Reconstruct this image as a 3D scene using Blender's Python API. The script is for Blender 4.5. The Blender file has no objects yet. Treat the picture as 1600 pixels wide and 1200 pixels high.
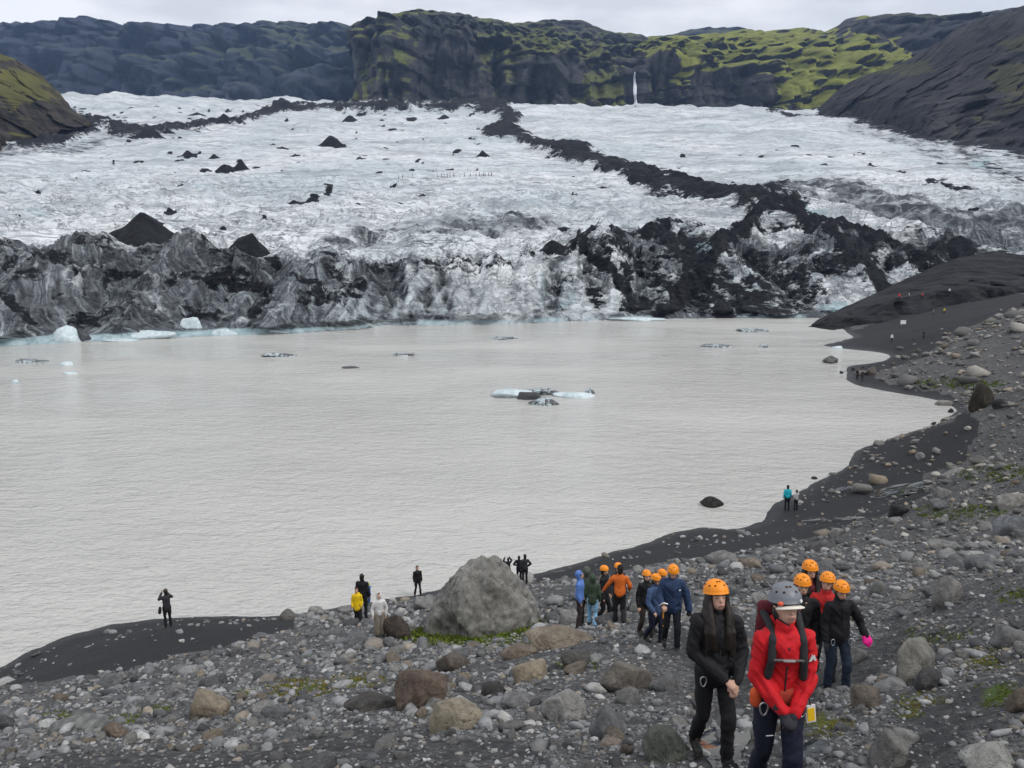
import bpy, bmesh, math, random
import numpy as np
from mathutils import Vector, Matrix, noise as mnoise

rng = np.random.default_rng(7)
random.seed(7)
scene = bpy.context.scene
col = scene.collection

# ------------------------------------------------------------------ camera
H = 21.7                      # eye above the lake (lake surface is z = 0)
F = 1300.0                    # focal length in photo pixels (1600 wide)
TH = math.atan(240.0 / F)     # looking down
cam_d = bpy.data.cameras.new("camera")
cam = bpy.data.objects.new("camera", cam_d)
col.objects.link(cam)
cam.location = (0, 0, H)
cam.rotation_euler = (math.pi / 2 - TH, 0, 0)
cam_d.sensor_width = 36.0
cam_d.lens = F / 1600 * 36.0
cam_d.clip_start = 0.1
cam_d.clip_end = 9000
scene.camera = cam

# ------------------------------------------------------------------ sky and light (overcast)
SUN_EL, SUN_AZ = math.radians(52), math.radians(125)
world = bpy.data.worlds.new("World")
scene.world = world
world.use_nodes = True
wn, wl = world.node_tree.nodes, world.node_tree.links
for n in list(wn): wn.remove(n)
w_out = wn.new("ShaderNodeOutputWorld")
w_bg = wn.new("ShaderNodeBackground")
w_bg.inputs[1].default_value = 0.1
sky_n = wn.new("ShaderNodeTexSky")
sky_n.sky_type = 'NISHITA'
sky_n.sun_disc = False
sky_n.sun_elevation = SUN_EL
sky_n.sun_rotation = SUN_AZ
w_tc = wn.new("ShaderNodeTexCoord")
w_map = wn.new("ShaderNodeMapping"); w_map.inputs['Scale'].default_value = (1.0, 1.0, 3.2)
w_no = wn.new("ShaderNodeTexNoise"); w_no.inputs['Scale'].default_value = 4.2; w_no.inputs['Detail'].default_value = 6; w_no.inputs['Roughness'].default_value = 0.5
w_rp = wn.new("ShaderNodeValToRGB")
w_rp.color_ramp.elements[0].position = 0.4; w_rp.color_ramp.elements[0].color = (6.2, 6.35, 6.7, 1)
w_rp.color_ramp.elements[1].position = 0.58; w_rp.color_ramp.elements[1].color = (8.7, 8.75, 8.95, 1)
w_mx = wn.new("ShaderNodeMix"); w_mx.data_type = 'RGBA'; w_mx.inputs[0].default_value = 0.93
wl.new(w_tc.outputs['Generated'], w_map.inputs[0]); wl.new(w_map.outputs[0], w_no.inputs['Vector'])
wl.new(w_no.outputs[0], w_rp.inputs[0])
wl.new(sky_n.outputs[0], w_mx.inputs[6]); wl.new(w_rp.outputs[0], w_mx.inputs[7])
wl.new(w_mx.outputs[2], w_bg.inputs[0]); wl.new(w_bg.outputs[0], w_out.inputs[0])

sun_d = bpy.data.lights.new("sun", 'SUN')
sun_d.energy = 1.4
sun_d.angle = math.radians(22)
sun_d.color = (1.0, 0.97, 0.93)
sun = bpy.data.objects.new("sun", sun_d)
col.objects.link(sun)
sdir = Vector((math.sin(SUN_AZ) * math.cos(SUN_EL), math.cos(SUN_AZ) * math.cos(SUN_EL), math.sin(SUN_EL)))
sun.rotation_euler = sdir.to_track_quat('Z', 'Y').to_euler()
sun.location = (0, 0, 60)

vs = scene.view_settings
scene.display_settings.display_device = 'sRGB'
vs.view_transform = 'Standard'; vs.look = 'None'; vs.exposure = 0.36; vs.gamma = 1.0
vs.use_curve_mapping = False
scene.render.engine = 'CYCLES'
scene.cycles.use_denoising = True
scene.cycles.max_bounces = 5
scene.cycles.diffuse_bounces = 3
scene.cycles.volume_bounces = 0

# ------------------------------------------------------------------ helpers
CT, ST = math.cos(TH), math.sin(TH)
def P(x, y, d):
    """photo pixel + depth along the view axis -> world point (numpy aware)"""
    u = (np.asarray(x, float) - 800) / F; v = (600 - np.asarray(y, float)) / F
    d = np.asarray(d, float)
    return np.stack(np.broadcast_arrays(u * d, d * (CT + v * ST), H + d * (-ST + v * CT)), -1)
def proj(p):
    p = np.asarray(p, float)
    X, Y, Z = p[..., 0], p[..., 1], p[..., 2] - H
    d = Y * CT - Z * ST
    d = np.where(np.abs(d) < 1e-6, 1e-6, d)
    return 800 + F * X / d, 600 - F * (Y * ST + Z * CT) / d, d
def wdepth(y, z=0.0):
    """view depth at which the ray through pixel row y meets height z"""
    v = (600 - np.asarray(y, float)) / F
    return (H - z) / (ST - v * CT)

def _h(ix, iy, iz, s):
    h = (ix * np.uint32(374761393) + iy * np.uint32(668265263) + iz * np.uint32(2147483647) + np.uint32(s) * np.uint32(1274126177))
    h = (h ^ (h >> np.uint32(13))) * np.uint32(1274126177)
    return h ^ (h >> np.uint32(16))
def pn(p, seed=0):
    """gradient noise, about -0.7..0.7"""
    p = np.asarray(p, np.float32)
    i = np.floor(p); f = (p - i).astype(np.float32)
    ii = i.astype(np.int64).astype(np.uint32)
    u = f * f * f * (f * (f * 6 - 15) + 10)
    r = np.zeros(len(p), np.float32)
    with np.errstate(over='ignore'):
        for a in (0, 1):
            wa = u[:, 0] if a else 1 - u[:, 0]
            for b in (0, 1):
                wb = wa * (u[:, 1] if b else 1 - u[:, 1])
                for c in (0, 1):
                    h = _h(ii[:, 0] + np.uint32(a), ii[:, 1] + np.uint32(b), ii[:, 2] + np.uint32(c), seed)
                    gx = (h & np.uint32(1023)).astype(np.float32) / 511.5 - 1
                    gy = ((h >> np.uint32(10)) & np.uint32(1023)).astype(np.float32) / 511.5 - 1
                    gz = ((h >> np.uint32(20)) & np.uint32(1023)).astype(np.float32) / 511.5 - 1
                    g = gx * (f[:, 0] - a) + gy * (f[:, 1] - b) + gz * (f[:, 2] - c)
                    r += g * wb * (u[:, 2] if c else 1 - u[:, 2])
    return r * 1.2
def fbm(p, oct=4, seed=0, gain=0.5, ridged=False):
    p = np.asarray(p, np.float32)
    r = np.zeros(len(p), np.float32); a = 1.0; t = 0
    for k in range(oct):
        n = pn(p * (2.03 ** k), seed + k * 17)
        if ridged: n = 1 - 2.4 * np.abs(n)
        r += a * n; t += a; a *= gain
    return r / t
def sstep(a, b, x):
    t = np.clip((x - a) / (b - a), 0, 1); return t * t * (3 - 2 * t)
def inpoly(x, y, poly):
    r = np.zeros(np.shape(x), bool); n = len(poly)
    for k in range(n):
        x0, y0 = poly[k]; x1, y1 = poly[(k + 1) % n]
        if y0 == y1: continue
        c = ((y0 > y) != (y1 > y)) & (x < (x1 - x0) * (y - y0) / (y1 - y0) + x0)
        r ^= c
    return r
def dline(x, y, pts):
    """distance to a polyline, its width interpolated (pts: x, y, w) -> distance / w"""
    best = np.full(np.shape(x), 1e9, np.float32)
    for (x0, y0, w0), (x1, y1, w1) in zip(pts[:-1], pts[1:]):
        dx, dy = x1 - x0, y1 - y0
        t = np.clip(((x - x0) * dx + (y - y0) * dy) / (dx * dx + dy * dy), 0, 1)
        d = np.hypot(x - x0 - t * dx, y - y0 - t * dy) / (w0 + (w1 - w0) * t)
        best = np.minimum(best, d)
    return best

def mesh_np(name, verts, faces, mat=None, smooth=True, attrs=None, cols=None, link=True, parent=None):
    """verts (N,3), faces (M,3|4) -> object"""
    me = bpy.data.meshes.new(name)
    verts = np.ascontiguousarray(verts, np.float32); faces = np.ascontiguousarray(faces, np.int32)
    m, k = faces.shape
    me.vertices.add(len(verts)); me.vertices.foreach_set("co", verts.ravel())
    me.loops.add(m * k); me.loops.foreach_set("vertex_index", faces.ravel())
    me.polygons.add(m)
    me.polygons.foreach_set("loop_start", np.arange(0, m * k, k, dtype=np.int32))
    me.polygons.foreach_set("loop_total", np.full(m, k, np.int32))
    me.polygons.foreach_set("use_smooth", np.full(m, smooth, bool))
    for an, av in (attrs or {}).items():
        a = me.attributes.new(an, 'FLOAT', 'POINT'); a.data.foreach_set("value", np.ascontiguousarray(av, np.float32))
    if cols is not None:
        a = me.attributes.new("tint", 'FLOAT_COLOR', 'POINT')
        c = np.ones((len(verts), 4), np.float32); c[:, :3] = cols; a.data.foreach_set("color", c.ravel())
    me.update(); me.validate()
    if mat: me.materials.append(mat)
    if not link: return me
    o = bpy.data.objects.new(name, me); col.objects.link(o)
    if parent: o.parent = parent
    return o
def grid_faces(nr, nc):
    i = np.arange((nr - 1))[:, None] * nc + np.arange(nc - 1)[None, :]
    return np.stack([i, i + 1, i + 1 + nc, i + nc], -1).reshape(-1, 4)
def tag(o, label=None, cat=None, group=None, kind=None):
    if label: o["label"] = label
    if cat: o["category"] = cat
    if group: o["group"] = group
    if kind: o["kind"] = kind
    return o
def new_obj(name, me, parent=None, loc=None):
    o = bpy.data.objects.new(name, me); col.objects.link(o)
    if parent: o.parent = parent
    if loc is not None: o.location = loc
    return o

# ------------------------------------------------------------------ materials
class NT:
    def __init__(s, name):
        s.m = bpy.data.materials.new(name); s.m.use_nodes = True
        s.t = s.m.node_tree; s.n = s.t.nodes; s.l = s.t.links
        s.b = s.n['Principled BSDF']; s.out = s.n['Material Output']
    def new(s, t, **kw):
        n = s.n.new(t)
        for k, v in kw.items(): setattr(n, k, v)
        return n
    def link(s, a, b): s.l.new(a, b)
    def pos(s, scale=(1, 1, 1), rot=(0, 0, 0), obj=False):
        if obj: src = s.new('ShaderNodeTexCoord').outputs['Object']
        else: src = s.new('ShaderNodeNewGeometry').outputs['Position']
        m = s.new('ShaderNodeMapping'); m.inputs['Scale'].default_value = scale; m.inputs['Rotation'].default_value = rot
        s.link(src, m.inputs[0]); return m.outputs[0]
    def noise(s, vec, scale, detail=4, rough=0.55, dist=0.0, kind='FBM'):
        n = s.new('ShaderNodeTexNoise'); n.noise_type = kind
        n.inputs['Scale'].default_value = scale; n.inputs['Detail'].default_value = detail
        n.inputs['Roughness'].default_value = rough; n.inputs['Distortion'].default_value = dist
        s.link(vec, n.inputs['Vector']); return n.outputs[0]
    def voro(s, vec, scale, feature='F1', out='Distance', rand=1.0):
        n = s.new('ShaderNodeTexVoronoi'); n.feature = feature
        n.inputs['Scale'].default_value = scale; n.inputs['Randomness'].default_value = rand
        s.link(vec, n.inputs['Vector']); return n.outputs[out]
    def ramp(s, v, stops, interp='LINEAR'):
        r = s.new('ShaderNodeValToRGB'); r.color_ramp.interpolation = interp
        e = r.color_ramp.elements
        while len(e) < len(stops): e.new(0.5)
        for k, (p, c) in enumerate(stops):
            e[k].position = p; e[k].color = (c, c, c, 1) if isinstance(c, (int, float)) else (*c, 1)
        s.link(v, r.inputs[0]); return r.outputs[0]
    def mix(s, f, a, b, mode='MIX'):
        n = s.new('ShaderNodeMix'); n.data_type = 'RGBA'; n.blend_type = mode
        for i, v in ((0, f), (6, a), (7, b)):
            if isinstance(v, (int, float)): n.inputs[i].default_value = v if i == 0 else (v, v, v, 1)
            elif isinstance(v, tuple): n.inputs[i].default_value = (*v, 1)
            else: s.link(v, n.inputs[i])
        return n.outputs[2]
    def math(s, op, a, b=0.0, clamp=False):
        n = s.new('ShaderNodeMath'); n.operation = op; n.use_clamp = clamp
        for i, v in ((0, a), (1, b)):
            if isinstance(v, (int, float)): n.inputs[i].default_value = v
            else: s.link(v, n.inputs[i])
        return n.outputs[0]
    def attr(s, name, out='Fac'):
        n = s.new('ShaderNodeAttribute'); n.attribute_name = name; return n.outputs[out]
    def bump(s, h, strength=0.5, dist=0.1):
        n = s.new('ShaderNodeBump'); n.inputs['Strength'].default_value = strength; n.inputs['Distance'].default_value = dist
        s.link(h, n.inputs['Height']); s.link(n.outputs[0], s.b.inputs['Normal']); return n
    def set(s, color=None, rough=None, spec=None):
        if color is not None:
            if isinstance(color, tuple): s.b.inputs['Base Color'].default_value = (*color, 1)
            else: s.link(color, s.b.inputs['Base Color'])
        if rough is not None:
            if isinstance(rough, (int, float)): s.b.inputs['Roughness'].default_value = rough
            else: s.link(rough, s.b.inputs['Roughness'])
        if spec is not None: s.b.inputs['Specular IOR Level'].default_value = spec
        return s.m

def mat_ground():
    t = NT("gravel_ground")
    p = t.pos()
    sand = t.attr("sand"); moss = t.attr("moss"); wet = t.attr("wet")
    cells = t.voro(p, 22, out='Color'); cd = t.voro(p, 22)
    cells2 = t.voro(p, 9, out='Color'); cd2 = t.voro(p, 9)
    bw = t.new('ShaderNodeSeparateColor'); t.link(cells, bw.inputs[0])
    bw2 = t.new('ShaderNodeSeparateColor'); t.link(cells2, bw2.inputs[0])
    n1 = t.noise(p, 0.35, 5); n2 = t.noise(p, 3.0, 5, .65)
    peb = t.ramp(bw.outputs[0], [(0.0, (.04, .041, .044)), (.5, (.09, .09, .093)), (.82, (.16, .158, .15)), (1.0, (.27, .26, .24))])
    peb2 = t.ramp(bw2.outputs[0], [(0.0, (.04, .041, .043)), (.6, (.08, .08, .08)), (1.0, (.19, .185, .17))])
    g = t.mix(t.ramp(n2, [(.42, 0.0), (.58, 1.0)]), peb, peb2)
    g = t.mix(t.ramp(n1, [(.35, 0.0), (.7, .55)]), g, (.045, .046, .05))
    sn = t.noise(p, 14, 6, .75)
    sc = t.ramp(sn, [(.35, (.016, .0165, .018)), (.6, (.03, .0305, .033)), (.78, (.075, .075, .075))])
    c = t.mix(t.ramp(t.math('ADD', sand, t.math('MULTIPLY', t.math('SUBTRACT', n2, .5), .5)), [(.4, 0.0), (.62, 1.0)]), g, sc)
    mn = t.noise(p, 6, 5, .7)
    mc = t.ramp(t.noise(p, 1.3, 3), [(.35, (.055, .085, .012)), (.55, (.09, .095, .014)), (.7, (.17, .10, .02))])
    c = t.mix(t.ramp(t.math('ADD', moss, t.math('MULTIPLY', t.math('SUBTRACT', mn, .5), .9)), [(.42, 0.0), (.6, .9)]), c, mc)
    c = t.mix(t.math('MULTIPLY', wet, .55), c, (.012, .012, .013))
    t.set(c, t.math('SUBTRACT', .9, t.math('MULTIPLY', wet, .55)), .3)
    hh = t.math('ADD', t.math('MULTIPLY', cd, -.6), t.math('ADD', t.math('MULTIPLY', cd2, -1.2), t.noise(p, 30, 4)))
    t.bump(hh, .7, .05)
    return t.m
def mat_stone_stuff():
    t = NT("scree_stone")
    p = t.pos()
    c = t.attr("tint", 'Color')
    n = t.noise(p, 9, 6, .7)
    c = t.mix(1.0, c, t.ramp(n, [(.3, .6), (.55, 1.0), (.75, 1.35)]), 'MULTIPLY')
    t.set(c, .8, .3); t.bump(t.noise(p, 30, 5, .7), .5, .03)
    return t.m
_rock = {}
def mat_rock(color, lich=0.25, key=None, scale=1.0, pit=0.0, stripes=False):
    key = (color, lich, scale, pit, stripes)
    if key in _rock: return _rock[key]
    t = NT("rock")
    p = t.pos(obj=True)
    n1 = t.noise(p, 1.1 * scale, 6, .62, .6); n2 = t.noise(p, 7 * scale, 6, .72); n3 = t.noise(p, 28 * scale, 4, .7)
    dk = tuple(v * .42 for v in color); lt = tuple(min(.6, v * 1.45 + .02) for v in color)
    c = t.ramp(n1, [(.28, dk), (.5, color), (.72, lt)])
    c = t.mix(t.ramp(n2, [(.35, .65), (.5, 0.0), (1, 0.0)]), c, dk)
    c = t.mix(t.ramp(n2, [(.55, 0.0), (.72, lich)]), c, (.36, .35, .31))
    c = t.mix(t.ramp(n3, [(.4, .35), (.55, 0.0)]), c, tuple(v * .3 for v in color))
    if stripes:
        w = t.new('ShaderNodeTexWave'); w.inputs['Scale'].default_value = 1.6; w.inputs['Distortion'].default_value = 2.5
        t.link(p, w.inputs[0]); c = t.mix(t.ramp(w.outputs[1], [(.25, .35), (.5, 0.0)]), c, (.06, .062, .068))
    cn = t.noise(t.pos(scale=(1, 1, .8), rot=(.4, .3, .5), obj=True), .9 * scale, 5, .6, .9)
    crack = t.math('ABSOLUTE', t.math('SUBTRACT', cn, .5))
    cmask = t.ramp(t.noise(p, .7 * scale, 2), [(.48, 0.0), (.6, 1.0)])
    cl = t.math('MULTIPLY', t.ramp(crack, [(0.0, .8), (.012, 0.0)]), cmask)
    c = t.mix(cl, c, tuple(v * .22 for v in color))
    t.set(c, .85, .25)
    h = t.math('ADD', t.math('MULTIPLY', n2, .9), t.math('MULTIPLY', n3, .45))
    h = t.math('SUBTRACT', h, t.math('MULTIPLY', cl, .6))
    t.bump(h, .9, .10 / scale)
    _rock[key] = t.m
    return t.m
def mat_glacier():
    t = NT("glacier_ice")
    p = t.pos()
    deb = t.attr("debris"); dirt = t.attr("dirt"); blue = t.attr("blue"); face = t.attr("face")
    nb = t.noise(p, .012, 4, .6); nm = t.noise(p, .07, 6, .65, .8)
    nf = t.noise(p, .55, 5, .7)
    ice = t.ramp(nb, [(.33, (.47, .53, .555)), (.5, (.60, .635, .655)), (.68, (.70, .72, .735))])
    # dirt and painted crevasse shade, dark lines across the flow: ridges of stretched noise
    def lines(scale, rot, size, wid, dist=1.5):
        q = t.pos(scale=scale, rot=(0, 0, rot))
        n = t.noise(q, size, 5, .62, dist)
        return t.ramp(t.math('ABSOLUTE', t.math('SUBTRACT', n, .5)), [(0.0, 1.0), (wid, 0.0)])
    brk = t.attr("broken")
    l1 = lines((.16, 1.0, 1.6), .20, .085, .020, .8)
    l2 = lines((.7, 1.1, 1.4), -.55, .11, .030, 1.6)
    l3 = lines((1.0, .7, 1.2), .75, .035, .012, 2.0)
    l4 = lines((.25, 1.0, 1.8), .10, .26, .026, .6)
    spk = t.ramp(t.noise(t.pos(scale=(.35, 1, 1.4), rot=(0, 0, .15)), .42, 4, .75, .5), [(.63, 0.0), (.70, .8)])
    patch = t.ramp(nm, [(.42, .12), (.60, 1.0)])
    c = t.mix(t.math('MULTIPLY', l1, t.math('ADD', t.math('MULTIPLY', patch, .6), .25)), ice, (.14, .155, .17))
    c = t.mix(t.math('MULTIPLY', l2, t.math('MULTIPLY', t.math('ADD', brk, .12), t.math('MULTIPLY', patch, 1.0))), c, (.12, .135, .15))
    c = t.mix(t.math('MULTIPLY', l3, t.math('ADD', t.math('MULTIPLY', brk, .6), .2)), c, (.07, .08, .09))
    c = t.mix(t.math('MULTIPLY', l4, t.math('ADD', t.math('MULTIPLY', patch, .55), .18)), c, (.17, .19, .21))
    c = t.mix(t.math('MULTIPLY', spk, t.math('ADD', t.math('MULTIPLY', patch, .7), .15)), c, (.07, .078, .088))
    c = t.mix(t.ramp(nf, [(.55, 0.0), (.8, .25)]), c, (.25, .27, .29))
    c = t.mix(t.math('MULTIPLY', t.ramp(t.noise(p, .035, 5, .6, 1.0), [(.52, 0.0), (.7, .5)]), brk), c, (.30, .33, .35))
    fb = t.noise(t.pos(scale=(.14, 1.0, 1.0), rot=(0, 0, .16)), .055, 6, .68, 1.2)
    c = t.mix(t.ramp(fb, [(.48, 0.0), (.62, .72)]), c, (.30, .33, .355))  # broad grey bands: dirt, and relief shading of the undulations painted in
    # dirty ice: grey with bedded bands and vertical runnels of ash
    q0 = t.new('ShaderNodeSeparateXYZ'); t.link(p, q0.inputs[0])
    qc = t.new('ShaderNodeCombineXYZ'); t.link(t.math('MULTIPLY', t.attr('strat'), .8), qc.inputs[2]); t.link(t.math('MULTIPLY', q0.outputs[0], .09), qc.inputs[0]); t.link(t.math('MULTIPLY', q0.outputs[1], .09), qc.inputs[1])
    q = qc.outputs[0]
    bands = t.noise(q, 1.0, 6, .70, 1.2)
    dcol = t.ramp(bands, [(.38, (.010, .012, .015)), (.485, (.044, .051, .060)), (.575, (.15, .168, .182)), (.68, (.37, .41, .43))])
    run = t.noise(t.pos(scale=(.9, .5, .14)), .6, 5, .7, .7)
    dcol = t.mix(t.ramp(run, [(.38, .6), (.50, 0.0)]), dcol, (.035, .038, .044))
    dm = t.math('ADD', dirt, t.math('MULTIPLY', t.math('SUBTRACT', t.noise(p, .11, 6, .68, .6), .5), 1.5))
    c = t.mix(t.ramp(dm, [(.38, 0.0), (.62, .92)]), c, dcol)
    bc = t.ramp(t.noise(p, .5, 4), [(.3, (.24, .35, .385)), (.7, (.44, .54, .565))])
    bm = t.math('ADD', blue, t.math('MULTIPLY', t.math('SUBTRACT', nm, .5), 1.1))
    c = t.mix(t.ramp(bm, [(.45, 0.0), (.62, .85)]), c, bc)
    # black ash cover
    dn = t.math('ADD', deb, t.math('ADD', t.math('MULTIPLY', t.math('SUBTRACT', t.noise(p, .13, 6, .72, .8), .5), 1.3), t.math('MULTIPLY', t.math('SUBTRACT', t.noise(t.pos(scale=(.5, 1, 1.5), rot=(0, .5, .4)), .45, 4, .7, 1.0), .5), .7)))
    ash = t.ramp(t.noise(p, .9, 5, .7), [(.35, (.006, .007, .009)), (.62, (.017, .018, .022)), (.80, (.075, .08, .085))])
    c = t.mix(t.ramp(dn, [(.42, 0.0), (.54, 1.0)]), c, ash)
    t.set(c, .75, .12)
    h = t.math('ADD', t.math('MULTIPLY', nf, .6), t.math('ADD', t.math('MULTIPLY', l1, -.6), t.math('MULTIPLY', l2, -.4)))
    t.bump(h, .6, 1.0)
    return t.m
def mat_mountain(name, rock, rock2, moss, moss_amt, sx=1.0, slope=(.35, .75), moss_scale=.006):
    t = NT(name)
    p = t.pos()
    g = t.new('ShaderNodeNewGeometry'); sp = t.new('ShaderNodeSeparateXYZ'); t.link(g.outputs['Normal'], sp.inputs[0])
    n1 = t.noise(p, .004 * sx, 6, .6, .5); n2 = t.noise(p, .03 * sx, 6, .7, .5)
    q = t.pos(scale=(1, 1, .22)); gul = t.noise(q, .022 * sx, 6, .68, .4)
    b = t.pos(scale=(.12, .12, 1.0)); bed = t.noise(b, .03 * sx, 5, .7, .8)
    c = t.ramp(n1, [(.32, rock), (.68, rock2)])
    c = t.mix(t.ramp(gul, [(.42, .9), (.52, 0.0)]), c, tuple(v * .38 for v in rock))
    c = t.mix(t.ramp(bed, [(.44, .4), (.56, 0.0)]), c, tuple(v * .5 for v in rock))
    c = t.mix(t.ramp(n2, [(.55, 0.0), (.75, .35)]), c, tuple(min(.5, v * 1.8) for v in rock2))
    mm = t.noise(p, moss_scale * sx, 6, .66, .7)
    mf = t.math('ADD', t.math('MULTIPLY', sp.outputs[2], 1.0), t.math('MULTIPLY', t.math('SUBTRACT', mm, .5), 2.2))
    mf = t.math('ADD', mf, t.math('SUBTRACT', t.attr("moss"), .5))
    mcol = t.mix(t.ramp(n2, [(.4, 0.0), (.65, 1.0)]), tuple(v * .62 for v in moss), moss)
    c = t.mix(t.math('MULTIPLY', t.ramp(mf, [(slope[0], 0.0), (slope[1], 1.0)]), moss_amt), c, mcol)
    t.set(c, .9, .2)
    t.bump(t.math('ADD', gul, t.math('MULTIPLY', n2, .7)), .9, 9.0 / sx)
    return t.m
def mat_water():
    t = NT("lake_water")
    p = t.pos(scale=(.55, 1.0, 1.0), rot=(0, 0, .12))
    a = t.noise(p, .9, 3, .55, .4); b = t.noise(p, 3.2, 3, .6, .3); d = t.noise(p, .16, 3, .5)
    h = t.math('ADD', t.math('MULTIPLY', a, .9), t.math('ADD', t.math('MULTIPLY', b, .5), t.math('MULTIPLY', d, 1.2)))
    big = t.noise(t.pos(scale=(.4, 1, 1)), .03, 4, .6)
    c = t.mix(t.ramp(big, [(.35, 0.0), (.65, 1.0)]), (.45, .443, .416), (.515, .508, .48))
    t.set(c, t.math('ADD', .07, t.math('MULTIPLY', t.ramp(big, [(.4, 0.0), (.6, 1.0)]), .16)), .5)
    t.b.inputs['IOR'].default_value = 1.33
    t.bump(h, 1.0, .42)
    return t.m
def mat_plain(name, color, rough=.7, spec=.3, var=.25, scale=30, bump=0.0):
    t = NT(name)
    p = t.pos(obj=True)
    n = t.noise(p, scale, 4, .6)
    c = t.ramp(n, [(.3, tuple(v * (1 - var) for v in color)), (.7, tuple(min(1, v * (1 + var)) for v in color))])
    t.set(c, rough, spec)
    if bump: t.bump(n, bump, .01)
    return t.m
_cloth = {}
def cloth(name, color, rough=.75):
    k = (name, color)
    if k not in _cloth: _cloth[k] = mat_plain(name, color, rough, .25, .16, 9, .25)
    return _cloth[k]

# ------------------------------------------------------------------ ground shape
SHORE = [(-160, 1095), (-60, 1070), (0, 1042), (60, 1012), (150, 982), (250, 968), (370, 962), (450, 960), (500, 954), (600, 938), (650, 929),
         (720, 914), (830, 899), (900, 880), (1000, 851), (1060, 832), (1100, 824), (1150, 827), (1190, 812), (1206, 791), (1260, 762),
         (1320, 731), (1370, 692), (1450, 667), (1484, 650), (1492, 640), (1470, 627), (1400, 614), (1340, 602), (1322, 586), (1328, 572),
         (1388, 554), (1332, 546), (1290, 541), (1330, 528)]
cp = []
for (x, y) in SHORE: cp.append(P(x, y, wdepth(y)))
shore_w = np.array([c[:2] for c in cp])
for k in range(0, len(SHORE) - 1):      # lake bed a few metres out
    a, b = shore_w[k], shore_w[k + 1]
    m = (a + b) / 2; tn = (b - a) / (np.linalg.norm(b - a) + 1e-6); nrm = np.array([-tn[1], tn[0]])
    cp.append(np.array([*(m + nrm * 9), -1.6]))
for (x, y, d) in [(1210, 1262, 6.7), (1125, 1187, 7.9), (1300, 1082, 12.5), (1045, 1014, 17.5), (965, 978, 23.5), (925, 980, 25.5), (560, 975, 40),
                  (594, 994, 34), (740, 1000, 33), (263, 980, 38), (0, 1200, 11), (400, 1200, 9.6), (800, 1200, 8.4), (0, 1068, 36), (300, 1030, 33.5),
                  (200, 1110, 20), (500, 1100, 17.5), (700, 1100, 15), (900, 1080, 14), (1600, 1200, 6.4), (1475, 1045, 10), (1600, 900, 14),
                  (1600, 700, 42), (1600, 600, 70), (1600, 500, 125), (1600, 478, 145), (1350, 800, 55), (1300, 850, 45), (1500, 750, 59), (1600, 780, 36),
                  (1450, 900, 21), (1200, 930, 29), (1000, 905, 40), (820, 912, 50), (1500, 660, 85), (1430, 560, 130), (1500, 540, 125), (1411, 520, 160), (1330, 990, 16),
                  (1480, 510, 150), (370, 975, 41), (1100, 850, 52), (1700, 1000, 9), (1800, 700, 38), (-200, 1200, 12)]:
    cp.append(P(x, y, d))
cp += [np.array(v, float) for v in [(0, 0, 20.05), (-6, -4, 20.6), (6, -4, 21.4), (0, -12, 23), (1.2, 3.5, 18.6), (-2, 3.5, 18.5), (-15, 0, 17.5), (15, 0, 21),
        (60, 20, 19), (40, 10, 20.5), (95, 60, 15), (130, 110, 12), (-45, 10, 7), (-60, 35, 0.4), (-70, 45, -2), (-60, 60, -3), (-30, 75, -3), (0, 90, -3), (30, 120, -3), (-40, 120, -4),
        (-120, 120, -4), (20, 180, -4), (60, 230, -3), (160, 170, 12), (110, 190, 7), (-120, 20, 3), (-160, 60, -3)]]
cp = np.array(cp)
def _tps(r2): return r2 * np.log(np.maximum(r2, 1e-9)) * .5
def _rbf_fit(c):
    n = len(c); q = c[:, :2] / 50.0
    A = _tps(((q[:, None] - q[None]) ** 2).sum(-1)) + np.eye(n) * 2e-4
    Pm = np.c_[np.ones(n), q]
    M = np.block([[A, Pm], [Pm.T, np.zeros((3, 3))]])
    return np.linalg.lstsq(M, np.r_[c[:, 2], 0, 0, 0], rcond=None)[0]
_w = _rbf_fit(cp)
def G(X, Y, detail=True):
    X = np.atleast_1d(np.asarray(X, float)).ravel(); Y = np.atleast_1d(np.asarray(Y, float)).ravel()
    out = np.zeros(len(X)); cq = cp[:, :2] / 50.0
    for s in range(0, len(X), 20000):
        q = np.c_[X[s:s + 20000], Y[s:s + 20000]] / 50.0
        out[s:s + 20000] = _tps(((q[:, None] - cq[None]) ** 2).sum(-1)) @ _w[:len(cp)] + _w[len(cp)] + q @ _w[len(cp) + 1:]
    if detail:
        p = np.c_[X, Y, np.zeros(len(X))]
        r = np.hypot(X, Y)
        far = np.clip(r / 60, .25, 1.6)
        out = out + fbm(p / 6.0, 3, 3) * .42 * far * np.where(out < 1.2, .35, 1) + fbm(p / 1.1, 3, 9) * .11
    return out
SAND = [[(-200, 1100), (0, 1036), (150, 972), (370, 952), (465, 960), (455, 984), (330, 1014), (200, 1046), (90, 1062), (-200, 1110)],
        [(830, 905), (1000, 846), (1110, 812), (1190, 800), (1290, 790), (1360, 765), (1440, 745), (1450, 770), (1400, 795), (1300, 832), (1180, 858), (1050, 878), (920, 904)],
        [(1200, 800), (1206, 780), (1280, 745), (1380, 680), (1490, 660), (1470, 625), (1400, 612), (1318, 590), (1325, 575), (1400, 600), (1490, 618), (1530, 660), (1510, 720), (1400, 760), (1290, 795)],
        [(1250, 525), (1340, 515), (1420, 480), (1600, 440), (1600, 478), (1490, 520), (1440, 560), (1360, 585), (1318, 575)]]
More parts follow.
